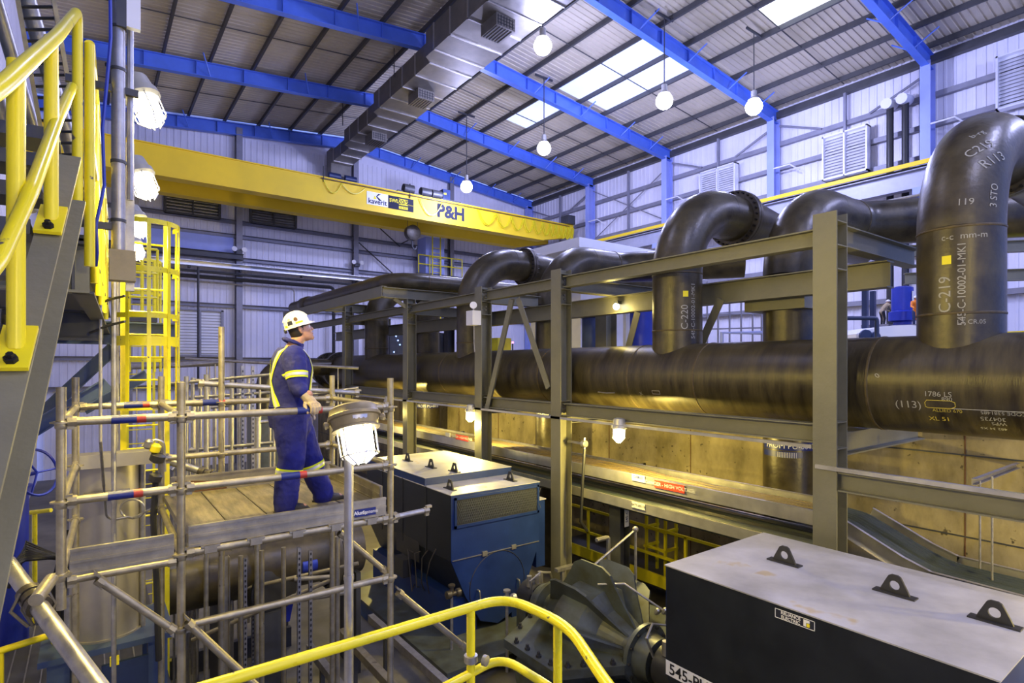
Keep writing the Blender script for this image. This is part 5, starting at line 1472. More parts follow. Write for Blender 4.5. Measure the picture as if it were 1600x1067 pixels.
cage(c1.x, c1.y, .37, H-.55, H+1.82, ((H+1.80,.03),(H+1.20,.035),(H+.62,.03),(H+.30,.06),(H-.52,.045)), 'bright yellow caged ladder rising through the walkway beside the floodlights', 0, 1.4)
c2 = at(221,500,Y=14.5)
cage(c2.x, c2.y, .37, H-.15, H+2.2, ((H+2.2,.03),(H+1.5,.03),(H+.75,.03),(H+.1,.04)), 'smaller yellow caged ladder seen through the nearer cage', 0, 1)
wp = thing('yellow_guard_rail', 'yellow guard rail standing behind the nearer ladder cage', 'railing', (c2.x, 12.5, H))
m = MB()
xa, xb = at(196,400,Y=12.5).x, at(246,400,Y=12.5).x
for z in (H+2.15,H+1.7,H+1.25): m.cyl((xa,12.5,z),(xb,12.5,z),.025,n=6)
for x in (xa,(xa+xb)/2,xb): m.cyl((x,12.5,H+.9),(x,12.5,H+2.15),.025,n=6)
m.build('rail', wp, 'rail_yellow'); MB().bx(xa,xb,12.5,13.6,H+.8,H+.9).build('deck', wp, 'dark_steel')
for k_, (x, y) in enumerate(((xa,12.6),(xb,12.6))): MB().beam((x,y,0),(x,y,H+.8),.1,.1).build('post', wp, 'dark_steel')
# ================================================================ the man on the deck
def remesh(mb, voxel, sm=4, disp=0.0, dscale=.12, deci=None):
    me = bpy.data.meshes.new('tmp')
    me.from_pydata(mb.v, [], mb.f)
    me.update()
    o = bpy.data.objects.new('tmp', me); col.objects.link(o)
    m = o.modifiers.new('r', 'REMESH'); m.mode = 'VOXEL'; m.voxel_size = voxel
    m = o.modifiers.new('s', 'SMOOTH'); m.factor = .6; m.iterations = sm
    if disp:
        tx = bpy.data.textures.new('folds', 'CLOUDS'); tx.noise_scale = dscale; tx.noise_depth = 2
        m = o.modifiers.new('d', 'DISPLACE'); m.texture = tx; m.strength = disp; m.mid_level = .5; m.texture_coords = 'GLOBAL'
    if deci:
        m = o.modifiers.new('c', 'DECIMATE'); m.ratio = deci
    dg = bpy.context.evaluated_depsgraph_get()
    e = o.evaluated_get(dg).to_mesh()
    r = MB()
    r.add([v.co.copy() for v in e.vertices], [tuple(p.vertices) for p in e.polygons])
    bpy.data.objects.remove(o); bpy.data.meshes.remove(me)
    return r
def loft(mb, secs, n=20):
    """secs: (centre, vector a, vector b) rings"""
    vs, fs = [], []
    for c, a, b in secs:
        for i in range(n):
            t = 2*math.pi*i/n
            vs.append(V(c)+V(a)*math.cos(t)+V(b)*math.sin(t))
    for k in range(len(secs)-1):
        for i in range(n):
            j = (i+1) % n
            fs.append((k*n+i, k*n+j, (k+1)*n+j, (k+1)*n+i))
    fs.append(tuple(range(n-1,-1,-1))); fs.append(tuple(range((len(secs)-1)*n, len(secs)*n)))
    return mb.add(vs, fs)
def limb(mb, pts, rs, n=16):
    """tapering limb through joints, with ball joints"""
    mb.path(pts, 0, n, rs=rs)
    for p, r in zip(pts, rs): mb.ball(p, r*.98, 14, 8)
    return mb

O = at(455, 800, Y=5.62); O.z = ZD
FW = V((.995, -.07, 0)).normalized(); LF = UZ.cross(FW)
def B_(f, l, z): return O + FW*f + LF*l + UZ*z
man = thing('person', 'man in navy coverall and white hard hat standing on the deck, looking up', 'person', O)
# joints (heights above the deck)
HIPR, HIPL = (-.03,-.10,.90), (.02,.10,.90)
KNR, KNL = (-.02,-.125,.48), (.19,.12,.48)
ANR, ANL = (-.075,-.13,.10), (.33,.13,.10)
SHR, SHL = (-.01,-.215,1.455), (.03,.215,1.455)
rail_p = at(489, 640, Y=YA); rail_p.z = LV[0]
ELR = (.0,-.285,1.17)
WRR = V(((rail_p-O).dot(FW)-.085, (rail_p-O).dot(LF)+.055, LV[0]+.165-ZD))
ELL, WRL = (.0,.29,1.16), (.16,.25,.95)
def torso(mb, k=1.0, grow=0.0):
    g = grow
    S = [(-.02,.78,.135,.165),(-.01,.88,.150,.185),(-.015,.98,.145,.180),(-.01,1.08,.138,.172),(.0,1.2,.145,.185),(.005,1.32,.150,.205),(.0,1.42,.135,.215),(-.005,1.49,.105,.175),(-.005,1.535,.075,.10)]
    return loft(mb, [(B_(f,0,z), FW*(a+g)*k, LF*(b+g)*k) for f, z, a, b in S], 28)
# --- body: one continuous surface
HC = B_(.078, 0, 1.712)                       # head centre
pit = R(21)
hf = (FW*math.cos(pit)+UZ*math.sin(pit)); hu = (UZ*math.cos(pit)-FW*math.sin(pit)); hl = LF
def Hd(f, l, u): return HC + hf*f + hl*l + hu*u
mb = MB()
torso(mb, .86)
for hp, kn, an in ((HIPR,KNR,ANR),(HIPL,KNL,ANL)):
    limb(mb, [B_(*hp), B_((hp[0]+kn[0])/2+.015,(hp[1]+kn[1])/2,(hp[2]+kn[2])/2), B_(*kn), B_((kn[0]+an[0])/2-.02,(kn[1]+an[1])/2,(kn[2]+an[2])/2+.03), B_(*an), B_(an[0],an[1],.04)], [.088,.078,.058,.058,.042,.045])
    limb(mb, [B_(an[0]-.03,an[1],.04), B_(an[0]+.16,an[1],.03)], [.04,.035])
for sh, el, wr in ((SHR,ELR,WRR),(SHL,ELL,WRL)):
    limb(mb, [B_(*sh), B_(*el), B_(*wr)], [.055,.043,.031])
    limb(mb, [B_(*wr), B_(wr[0]+.06,wr[1]-.02 if sh is SHR else wr[1],wr[2]-.02)], [.030,.034])
limb(mb, [B_(-.01,0,1.48), B_(.03,0,1.56), Hd(-.025,0,-.07)], [.075,.062,.060], 18)
loft(mb, [(Hd(.050,0,-.128), hf*.030, hl*.026), (Hd(.040,0,-.112), hf*.055, hl*.045), (Hd(.022,0,-.085), hf*.075, hl*.058), (Hd(.008,0,-.045), hf*.088, hl*.067), (Hd(.0,0,.0), hf*.096, hl*.073),
          (Hd(-.004,0,.045), hf*.098, hl*.076), (Hd(-.006,0,.085), hf*.085, hl*.066), (Hd(-.008,0,.11), hf*.05, hl*.04)], 24)
mb.ball(Hd(.098,0,-.018), .013, 10, 8).ball(Hd(.112,0,-.034), .0155, 10, 8)
mb.path([Hd(.088,0,.012), Hd(.103,0,-.012), Hd(.117,0,-.034)], .010, 8, rs=[.008,.010,.012])
mb.ball(Hd(.088,0,.022), .02, 10, 8, 1, 1, 1)
for s in (-1, 1):
    mb.ball(Hd(.078,s*.030,.022), .016, 10, 8); mb.ball(Hd(.068,s*.04,-.03), .022, 10, 8)
    mb.ball(Hd(.104,s*.010,-.038), .009, 8, 6)
    ear = [Hd(-.004,s*.074,.020), Hd(-.018,s*.083,.022), Hd(-.026,s*.084,.0), Hd(-.018,s*.080,-.025), Hd(-.006,s*.074,-.036)]
    mb.path(ear, .009, 6); mb.ball(Hd(-.012,s*.076,.0), .018, 10, 8)
mb.path([Hd(.082,-.024,-.073), Hd(.097,-.010,-.068), Hd(.100,0,-.069), Hd(.097,.010,-.068), Hd(.082,.024,-.073)], .0085, 8)
mb.path([Hd(.080,-.020,-.086), Hd(.094,0,-.084), Hd(.080,.020,-.086)], .0085, 8)
mb.ball(Hd(.078,0,-.112), .024, 12, 8)
bd = remesh(mb, .0075, 3)
bd.build('body', man, 'skin')
for s in (-1, 1):
    MB().ball(Hd(.083,s*.031,.002), .012, 10, 8).build('eye', man, 'white_plain')
    MB().path([Hd(.092,s*.018,.028), Hd(.090,s*.034,.033), Hd(.080,s*.050,.028)], .005, 6).build('eyebrow', man, 'hair_dark')
MB().path([Hd(.094,-.020,-.078), Hd(.103,0,-.0765), Hd(.094,.020,-.078)], .003, 5).build('lip_line', man, 'rust')
# --- coverall
mb = MB()
torso(mb, 1.0, .034)
limb(mb, [B_(-.02,.0,.90), B_(.02,0,.80)], [.20,.17])
for hp, kn, an in ((HIPR,KNR,ANR),(HIPL,KNL,ANL)):
    hx, kx, ax_ = V(hp), V(kn), V(an)
    P_ = [B_(*hx), B_(*(hx*.6+kx*.4)), B_(*kx), B_(*(kx*.5+ax_*.5+V((-.015,0,0)))), B_(*ax_), B_(ax_.x-.005,ax_.y,.045)]
    limb(mb, P_, [.158,.146,.118,.112,.104,.098], 20)
    for zz, q_ in ((.13,.012),(.19,.010),(.26,.009),(.34,.008),(.42,.009)):
        t_ = (zz-.10)/.38; c = ax_*(1-t_)+kx*t_
        mb.path([B_(c.x,c.y,c.z)+FW*(.097*math.cos(a))+LF*(.097*math.sin(a))+UZ*(.014*math.sin(2*a+zz*40)) for a in [2*math.pi*i/16 for i in range(16)]], q_, 6, closed=True)
for sh, el, wr in ((SHR,ELR,WRR),(SHL,ELL,WRL)):
    limb(mb, [B_(sh[0],sh[1]*.82,sh[2]-.005), B_(*(V(sh)*.5+V(el)*.5)), B_(*el), B_(*(V(el)*.35+V(wr)*.65)), B_(*(V(el)*.08+V(wr)*.92))], [.108,.096,.086,.074,.064], 18)
    for t_ in (.15,.32,.5,.7):
        c = V(el)*(1-t_)+V(wr)*t_; d_ = (B_(*wr)-B_(*el)).normalized(); a_, b_ = basis(d_)
        mb.path([B_(*c)+a_*((.066-.014*t_)*math.cos(a))+b_*((.066-.014*t_)*math.sin(a))+d_*(.012*math.sin(2*a+t_*9)) for a in [2*math.pi*i/14 for i in range(14)]], .009, 6, closed=True)
# collar
mb.path([B_(.005,0,1.555)+FW*(.083*math.cos(a)+.01)+LF*(.088*math.sin(a))+UZ*(.03-.03*math.cos(a)) for a in [2*math.pi*i/20 for i in range(20)]], .020, 8, closed=True)
cvm = remesh(mb, .011, 3, .020, .09)
cover = cvm.build('coverall', man, 'coverall_blue')
bv = BVHTree.FromPolygons(cvm.v, cvm.f)
def hit(p, d, off, far=.6):
    r = bv.ray_cast(V(p)+V(d)*far, -V(d).normalized(), 1.0)
    if r[0] is None: return None
    return r[0]+V(d).normalized()*off
def ribbon(parent, name, rays, wv, w, mat, off, closed=False, far=.6):
    """band laid on the coverall: rays = (axis point, outward direction)"""
    rows = []
    for k in (-1, -.33, .33, 1):
        row = []
        for i, (p, d) in enumerate(rays):
            wvv = wv[i] if isinstance(wv, list) else wv
            h = hit(V(p)+wvv*(k*w/2), d, off, far)
            row.append(h if h is not None else V(p)+wvv*(k*w/2)+V(d)*.1)
        rows.append(row)
    n = len(rays); vs = sum(rows, []); fs = []
    for r_ in range(3):
        for i in range(n if closed else n-1):
            j = (i+1) % n
            fs.append((r_*n+i, r_*n+j, (r_+1)*n+j, (r_+1)*n+i))
    return MB().add(vs, fs).build(name, parent, mat)
def band(c, ax, w, off=.006):
    ax = V(ax).normalized(); a_, b_ = basis(ax)
    rays = [(c, a_*math.cos(t)+b_*math.sin(t)) for t in [2*math.pi*i/28 for i in range(28)]]
    o = ribbon(man, 'reflective_stripe', rays, ax, w, 'hi_vis', off, True, .16)
    ribbon(o, 'silver_strip', rays, ax, w*.42, 'reflective', off+.003, True, .16)
for kn, an in ((KNR,ANR),(KNL,ANL)):
    k_, a0 = V(kn), V(an)
    band(B_(*(k_*.72+a0*.28)), B_(*k_)-B_(*a0), .062)
for sh, el in ((SHR,ELR),(SHL,ELL)):
    s_, e_ = V(sh), V(el)
    band(B_(*(s_*.36+e_*.64)), B_(*s_)-B_(*e_), .06)
def strap(pts, w):
    """pts: (axis point in body coordinates, outward direction in body coordinates)"""
    ps = [(B_(*p), (FW*d[0]+LF*d[1]+UZ*d[2]).normalized()) for p, d in pts]
    hs = [hit(p, d, 0) or p for p, d in ps]
    wv = []
    for i in range(len(ps)):
        tn = (hs[min(i+1,len(hs)-1)]-hs[max(i-1,0)]).normalized()
        wv.append(tn.cross(ps[i][1]).normalized())
    o = ribbon(man, 'reflective_stripe', ps, wv, w, 'hi_vis', .007)
    ribbon(o, 'silver_strip', ps, wv, w*.42, 'reflective', .010)
for s in (-1, 1):
    # from the chest over the shoulder and down across the back
    pts = []
    for i in range(26):
        u = i/25
        if u < .35: t_ = u/.35; pts.append(((0,s*.115,1.02+.40*t_),(1,0,0)))
        elif u < .55:
            t_ = (u-.35)/.2; a = math.pi*t_; pts.append(((0,s*.115,1.42),(math.cos(a),s*.15*math.sin(a),math.sin(a)*1.0)))
        else:
            t_ = (u-.55)/.45; pts.append(((0,s*(.115-.26*t_),1.42-.44*t_),(-1,0,0)))
    strap(pts, .052)
pts = [((0,0,1.0),(math.cos(a),math.sin(a),0)) for a in [2*math.pi*i/30 for i in range(31)]]
MB().path([hit(B_(*p)+V((0,0,-.02)),FW*d[0]+LF*d[1],.004) or B_(*p) for p, d in pts], .006, 5).build('waist_seam', cover, 'coverall_blue')
# --- boots
for an, nm in ((ANR,'right'),(ANL,'left')):
    m = MB()
    f0, l0 = an[0], an[1]
    loft(m, [(B_(f0-.03,l0,.14),FW*.06,LF*.05),(B_(f0-.02,l0,.09),FW*.072,LF*.052),(B_(f0+.03,l0,.065),FW*.13,LF*.05),(B_(f0+.055,l0,.035),FW*.155,LF*.053),(B_(f0+.055,l0,.001),FW*.157,LF*.054)], 22)
    b = remesh(m, .008, 3).build('work_boot', man, 'boot_leather')
    MB().prism([(.157*math.cos(t)*1.03+.055, (.052+.008*math.cos(t))*math.sin(t)) for t in [2*math.pi*i/24 for i in range(24)]], B_(f0,l0,.0), FW, LF, UZ*.022).build('sole', b, 'black_rubber')
# --- gloves
def glove(wr, base, up, fw_, ac, curl, k, el):
    """wr wrist point; base palm centre; up back of hand; fw_ finger direction; ac across (towards the thumb)"""
    m = MB()
    limb(m, [wr+(el-wr).normalized()*.05, wr, base], [.043*k,.036*k,.036*k], 14)
    loft(m, [(base-fw_*.045*k, ac*.034*k, up*.020*k),(base, ac*.043*k, up*.021*k),(base+fw_*.04*k, ac*.044*k, up*.018*k)], 16)
    for i, (L_, s_) in enumerate(((.066,.033),(.076,.011),(.070,-.011),(.056,-.033))):
        p = base+fw_*.035*k+ac*s_*k
        d = V(fw_); pts = [p]
        for j in range(3):
            a = curl[j]
            d = (Matrix.Rotation(a, 3, ac) @ d)
            p = p+d*(L_*k*(.44,.32,.26)[j]); pts.append(p)
        limb(m, pts, [.0118*k,.0112*k,.0104*k,.0092*k], 10)
    tb = base-fw_*.02*k+ac*.034*k
    limb(m, [tb, tb+ac*.022*k+fw_*.026*k-up*.012*k, tb+ac*.024*k+fw_*.052*k-up*.034*k, tb+ac*.016*k+fw_*.066*k-up*.056*k], [.016*k,.0135*k,.012*k,.010*k], 10)
    return remesh(m, .0045, 2)
K = 1.28
base = rail_p + V((0,.028,.066))
fwd = V((.22,-.93,-.28)).normalized()
acr = V((1,.2,0)); acr = (acr-fwd*acr.dot(fwd)).normalized(); acr = -acr
upv = acr.cross(fwd); upv = upv if upv.z > 0 else -upv
sgn = 1 if (Matrix.Rotation(.5, 3, acr) @ fwd).z < fwd.z else -1
g = glove(B_(*WRR)+V((0,0,.0)), base, upv, fwd, acr, [sgn*.55, sgn*.75, sgn*.45], K, B_(*ELR)).build('work_glove', man, 'glove_leather')
wl = B_(*WRL)
g = glove(wl, wl+FW*.03-UZ*.09, LF, (FW*.25-UZ).normalized(), (FW+UZ*.25).normalized(), [.2,.35,.3], 1.15, B_(*ELL)).build('work_glove', man, 'glove_leather')
# --- hair, glasses, hard hat
m = MB()
loft(m, [(Hd(-.035,0,-.078),hf*.045,hl*.05),(Hd(-.030,0,-.05),hf*.070,hl*.068),(Hd(-.020,0,-.01),hf*.085,hl*.078),(Hd(-.012,0,.03),hf*.094,hl*.080),(Hd(-.012,0,.07),hf*.09,hl*.075)], 22)
MB_ = MB().add([v for v in m.v], m.f)
MB_.build('hair', man, 'hair_dark')
for s in (-1, 1):
    MB().path([Hd(.085,s*.058,.018), Hd(.03,s*.082,.020), Hd(-.015,s*.082,.020)], .003, 5).build('glasses_arm', man, 'lug_steel')
lens = MB()
up_ = [Hd(.108*math.cos(a)-.002, .072*math.sin(a), .026) for a in [R(x) for x in range(-62, 63, 8)]]
dn_ = [Hd(.108*math.cos(a)-.002, .072*math.sin(a), -.018) for a in [R(x) for x in range(-62, 63, 8)]]
k = len(up_)
lens.add(up_+dn_, [(i,i+1,k+i+1,k+i) for i in range(k-1)]).build('safety_glasses', man, 'clear_lens')
MB().path(up_, .0028, 5).build('glasses_rim', man, 'aluminium')
hc = Hd(-.006,0,.052)
ht = thing  # hat is worn: a part of the man
m = MB()
secs = []
for i in range(13):
    a = math.pi/2*i/12
    secs.append((hc+hu*(.125*math.sin(a)), hf*max(.119*math.cos(a),.003), hl*max(.112*math.cos(a),.003)))
loft(m, [(hc-hu*.012, hf*.121, hl*.114)]+secs, 36)
hat = m.build('hard_hat', man, 'hat_white')
br = MB()
n = 48; vi, vo, vo2 = [], [], []
for i in range(n):
    a = 2*math.pi*i/n
    ext = .008 + .038*max(0, math.cos(a))**1.5
    vi.append(hc+hf*(.118*math.cos(a))+hl*(.111*math.sin(a))-hu*.004)
    vo.append(hc+hf*((.118+ext)*math.cos(a))+hl*((.111+ext*.6)*math.sin(a))-hu*(.014+.01*max(0,math.cos(a))))
    vo2.append(vo[-1]-hu*.006)
br.add(vi+vo+vo2, [(i,(i+1)%n,n+(i+1)%n,n+i) for i in range(n)]+[(n+i,n+(i+1)%n,2*n+(i+1)%n,2*n+i) for i in range(n)]+[(2*n+i,2*n+(i+1)%n,(i+1)%n,i) for i in range(n)])
br.build('brim', hat, 'hat_white')
rg = MB()
for s in (-.03,0,.03): rg.path([hc+hf*(.121*math.cos(a))+hl*s+hu*(.126*math.sin(a)) for a in [R(x) for x in range(25,156,10)]], .006, 6)
rg.build('ridge', hat, 'hat_white')
def patch(f0, u0, w_, h_, mat, name, rnd_=False):
    """sticker on the right side of the hat: azimuth f0 (from the front), elevation u0, in radians"""
    vs, fs = [], []
    def pt(a, e): return hc + hf*(.1215*math.cos(e)*math.cos(a)) - hl*(.1145*math.cos(e)*math.sin(a)) + hu*(.1275*math.sin(e))
    if rnd_:
        n = 20; vs = [pt(f0,u0)]+[pt(f0+w_*math.cos(t), u0+h_*math.sin(t)) for t in [2*math.pi*i/n for i in range(n)]]
        fs = [(0,1+i,1+(i+1)%n) for i in range(n)]
    else:
        n = 6
        vs = [pt(f0-w_+2*w_*i/n, u0-h_) for i in range(n+1)]+[pt(f0-w_+2*w_*i/n, u0+h_) for i in range(n+1)]
        fs = [(i,i+1,n+2+i,n+1+i) for i in range(n)]
    MB().add(vs, fs).build(name, hat, mat)
patch(1.75, .42, .17, .17, 'rust', 'round_sticker', True)
patch(2.30, .25, .22, .15, 'label_black', 'sticker')
patch(2.35, .52, .13, .12, 'grey_steel', 'round_sticker', True)
patch(1.55, .13, .30, .065, 'label_yellow', 'sticker')
patch(2.75, .06, .16, .08, 'label_yellow', 'sticker')
MB().lathe(hc-hf*.115-hu*.03, -hf, [(0,.02),(.02,.02)], 12).build('ratchet', hat, 'lug_steel')
# ================================================================ tank, valves and pipes around the scaffold
tc = at(166, 850, d=6.3)
ta = thing('steel_tank', 'grey steel cylinder tank on a blue stand behind the scaffold', 'tank', (tc.x, tc.y, H-3.6))
z1, z0 = H-1.05, H-2.93
MB().lathe((tc.x,tc.y,z0), UZ, [(0,.345),(.02,.345),(.021,.325),(z1-z0-.02,.325),(z1-z0,.30)], 40).build('shell', ta, 'steel_tank')
MB().bx(tc.x-.40,tc.x+.44,tc.y-.36,tc.y+.36,z1,z1+.05).bx(tc.x-.42,tc.x+.46,tc.y-.38,tc.y-.33,z1-.03,z1+.11).build('top_plate', ta, 'steel_tank', smooth=False)
MB().bx(tc.x-.2,tc.x+.2,tc.y-.5,tc.y-.34,z1-.34,z1-.28).cyl((tc.x+.33,tc.y-.12,z0),(tc.x+.33,tc.y-.12,z1),.03,n=10).cyl((tc.x-.33,tc.y-.15,z0),(tc.x-.33,tc.y-.15,z0+.5),.035,n=10).build('bracket', ta, 'galv')
MB().bx(tc.x-.56,tc.x+.60,tc.y-.48,tc.y+.5,z0-.06,z0).build('base_plate', ta, 'brace_blue', smooth=False)
for dx in (-.40,.45):
    for dy in (-.36,.36):
        MB().bx(tc.x+dx-.09,tc.x+dx+.09,tc.y+dy-.09,tc.y+dy+.09,H-3.62,z0-.06).build('leg', ta, 'brace_blue', smooth=False)
MB().bx(tc.x-.05,tc.x+.36,tc.y-.50,tc.y-.46,H-3.6,z0-.18).build('door_panel', ta, 'navy_enclosure', smooth=False)
MB().bx(tc.x+.02,tc.x+.10,tc.y-.51,tc.y-.50,z0-.2,z0-.1).build('warning_tag', ta, 'label_yellow')
v = thing('valve_cluster', 'brass and black valve cluster on top right of the steel tank', 'valve', at(240,700,d=5.8))
p = at(240,700,d=5.8)
for k, (dx, dz, r) in enumerate(((0,0,.05),(.02,-.1,.07),(-.06,.05,.04),(.0,-.3,.06))):
    MB().lathe(p+V((dx,0,dz-.05)), V((.3,-.2,1)), [(0,r*.5),(.02,r),(.08,r),(.1,r*.5)], 12).build('valve_body', v, ['yellow_paint','lug_steel','galv','lug_steel'][k])
MB().path(rounded([p+V((-.1,0,.03)),p+V((.02,0,.09)),p+V((.09,0,.05)),p+V((.1,0,-.25))],.05,4),.014,6).build('tubing', v, 'galv')
MB().path([p+V((.02,0,-.35)),p+V((.0,.02,-.7)),p+V((.03,.05,-1.4)),p+V((.05,.06,-2.2))],.03,8).build('black_hose', v, 'black_rubber')
gl = thing('grated_floor', 'dark grated floor panels at the lower left corner', 'floor grating', (-.6, 8.5, H-3.7), None, 'structure')
gm = MB()
for i in range(13):
    x = -1.2+.15*i
    gm.bx(x, x+.144, 5.0, 12.5, H-3.66, H-3.62)
gm.build('floor_panels', gl, 'grating', smooth=False)
sm = MB()
for i in range(1, 13): sm.bx(-1.2+.15*i-.010, -1.2+.15*i+.004, 5.0, 12.5, H-3.622, H-3.612)
sm.build('bright_edges', gl, 'galv', smooth=False)
gp = MB()
for x in (-1.1,.68):
    for y in (5.2,8.6,12.3): gp.bx(x-.07,x+.07,y-.07,y+.07,0,H-3.66)
gp.build('support_post', gl, 'dark_steel', smooth=False)
a, b = at(0,1017,d=5.6), at(85,990,d=6.0)
t = thing('kick_rail', 'dull yellow rail crossing the grated floor at the lower left', 'rail', (a+b)/2)
MB().cyl(a-(b-a)*.3,b,.035,n=10).build('rail', t, 'yellow_paint'); MB().cyl(b,V((b.x,b.y,H-3.62)),.03,n=8).cyl(a,V((a.x,a.y,H-3.62)),.03,n=8).build('post', t, 'yellow_paint')
p = at(58,738,d=7.4)
t = thing('hand_wheel_valve', 'blue valve with a large blue hand wheel beside the stair stringer', 'valve', p)
wn = V((.75,-.62,.25)).normalized(); a_, b_ = basis(wn)
m = MB().path([p+a_*.30*math.cos(u)+b_*.30*math.sin(u) for u in [2*math.pi*i/28 for i in range(28)]], .018, 6, closed=True)
for k in range(3):
    u = k*math.pi*2/3; m.cyl(p, p+a_*.30*math.cos(u)+b_*.30*math.sin(u), .013, n=6)
m.build('hand_wheel', t, 'machine_blue')
q_ = p-wn*.35
MB().cyl(p,q_,.025,n=8).lathe(V((q_.x,q_.y,H-3.6)), UZ, [(0,.17),(q_.z-H+3.4,.17),(q_.z-H+3.42,.22),(q_.z-H+3.5,.22),(q_.z-H+3.52,.12),(q_.z-H+3.75,.11)], 18).build('valve_body', t, 'machine_blue')
t = thing('hose_heap', 'black hoses and wrapped lines heaped beside the stringer', 'hose', at(70,860,d=6.5))
m = MB(); p = at(75,880,d=6.5)
for k in range(9):
    z_ = -.02*k
    m.path([p+V((-.7+.05*k,-.3+.06*k,-.1+z_)),p+V((-.2,.02*k,.08+.02*k)),p+V((.1+.02*k,.05*k,.05-.03*k)),p+V((.35,.15*k-.4,-.25))], .022, 6)
for k in range(5): m.path([p+V((.0+.03*k,-.1,-.8)),p+V((.05+.03*k,-.05,-.2)),p+V((.15+.03*k,.0,.35))], .018, 6)
m.build('hoses', t, 'black_rubber')
t = thing('yellow_post_rail', 'short yellow post and rail beside the blue hand wheel valve', 'railing', at(55,800,d=8))
a, b, c = at(28,803,d=8), at(80,797,d=8), at(54,830,d=8)
MB().cyl(a,b,.03,n=8).cyl(V((c.x,c.y,a.z)),V((c.x,c.y,H-3.62)),.03,n=8).build('rail', t, 'rail_yellow')
t = thing('tank_guard_rail', 'yellow guard rails low behind the steel tank', 'railing', at(225,1000,d=8.5))
m = MB()
for y in (870,945,1000,1035):
    m.cyl(at(205,y+6,d=8.6), at(268,y-4,d=8.9), .028, n=8)
for x in (222,252): m.cyl(at(x,850,d=8.7), at(x,1090,d=8.7), .028, n=8)
m.build('rail', t, 'yellow_paint')
MB().beam(at(233,860,d=8.9), V((at(233,860,d=8.9).x,at(233,860,d=8.9).y,0)), .25,.25).build('column', t, 'machine_blue')

# big suction pipe under the deck with its valve
Y_ = 9.75
cz = H-3.2
sp = thing('suction_pipe', 'large dull pipe with bolted flange lying under the scaffold deck', 'pipe', (2.5, Y_, cz))
MB().cyl((.9,Y_,cz),(3.3,Y_,cz),.46,n=36).build('pipe_run', sp, 'mill_pipe')
o = MB().lathe((3.25,Y_,cz), UX, [(0,.46),(.001,.64),(.09,.64),(.091,.48),(.10,.48),(.101,.64),(.19,.64),(.191,.46)], 36).build('flange', sp, 'flange_steel')
MB().bolts((3.21,Y_,cz), UX, .57, 20, .025, .28).build('bolts', o, 'dark_bolt')
MB().cyl((3.4,Y_,cz),(3.8,Y_,cz),.44,n=36).build('pipe_run', sp, 'flange_steel')
MB().bx(1.55,1.62,Y_-.5,Y_+.5,0,cz-.3).bx(3.6,3.68,Y_-.5,Y_+.5,0,cz-.3).build('saddle_stand', sp, 'dark_steel')
p = at(425,925,d=8.8)
t = thing('valve_actuator', 'dark rounded valve actuator standing in front of the suction pipe', 'actuator', (p.x,p.y,0))
MB().lathe(p+V((0,.3,0)), V((.25,-1,0)), [(0,.30),(.02,.38),(.25,.38),(.28,.32),(.30,.1)], 26).build('actuator_body', t, 'lug_steel')
MB().lathe(p+V((.45,.1,.28)), UX, [(0,.06),(.02,.12),(.25,.12),(.27,.06)], 14).build('drive_motor', t, 'machine_blue')
MB().bx(p.x-.2,p.x+.2,p.y-.05,p.y+.2,0,p.z-.3).build('support_post', t, 'dark_steel')
MB().path(arc(p+V((.0,.1,.3)),UX,UZ,.16,0,math.pi,8),.014,6).build('hoop_cable', t, 'galv')
def upright(px, d_, y1, y0, r, lab, kind='tube', cat='pipe', mat='galv', grp='galvanised uprights'):
    p = at(px, y1, d=d_)
    zb_ = 0 if y0 is None else at(px, y0, d=d_).z
    if kind == 'tube': m = MB().cyl((p.x,p.y,zb_), p, r, n=12)
    elif kind == 'strut':
        m = MB().beam((p.x,p.y,zb_), p, r*2, r*2, .004, .004, 'C', up=UY)
        return_ = m.build('perforated_strut', None, mat)
        h = MB(); z = zb_+.05
        while z < p.z-.03: h.bx(p.x-r*.45,p.x+r*.45,p.y-r-.003,p.y-r+.001,z,z+.035); z += .075
        h.build('slots', return_, 'lug_steel')
        return tag(return_, lab, 'strut', grp)
    else: m = MB().beam((p.x,p.y,zb_), p, r*2, r*2, .006, .006, 'I', up=UX)
    return tag(m.build('upright_pipe' if kind == 'tube' else 'upright_post', None, mat), lab, cat, grp)
UPS = [(291,9.0,588,None,.035,'tube'),(301,9.6,590,None,.03,'tube'),(322,8.2,585,None,.033,'tube'),(335,11,592,None,.035,'tube'),(362,9.2,587,None,.03,'tube'),(374,10.5,600,None,.04,'tube'),
       (402,8.6,652,None,.042,'tube'),(432,12,560,None,.04,'tube'),(388,11.5,590,None,.035,'tube'),(313,12.5,596,None,.03,'tube')]
UL = ['behind the near post, leftmost of the cluster','second from the near post','in front of the tallest scaffold post base','half hidden behind the tallest scaffold post','right of the tallest scaffold post','thicker one right of the tallest scaffold post','shorter thick one in front of the teal cabinet','beside the back of the man','thin one behind the teal cabinet','thin far one left of the tallest scaffold post']
for k, u in enumerate(UPS): upright(*u[:5], 'galvanised upright pipe behind the scaffold, '+UL[k], u[5])
for k, (px, d_, y1, y0, lab) in enumerate(((379,9.5,572,800,'perforated strut upright behind the scaffold, left of a pair'),(395,9.8,572,800,'perforated strut upright behind the scaffold, right of a pair'),(467,7.6,855,1075,'long perforated strut below the deck, left of a pair'),(485,7.8,860,1080,'long perforated strut below the deck, right of a pair'),(383,8.2,872,1000,'perforated strut below the deck in front of the suction pipe'))):
    upright(px, d_, y1, None, .022, lab, 'strut', grp='perforated struts')
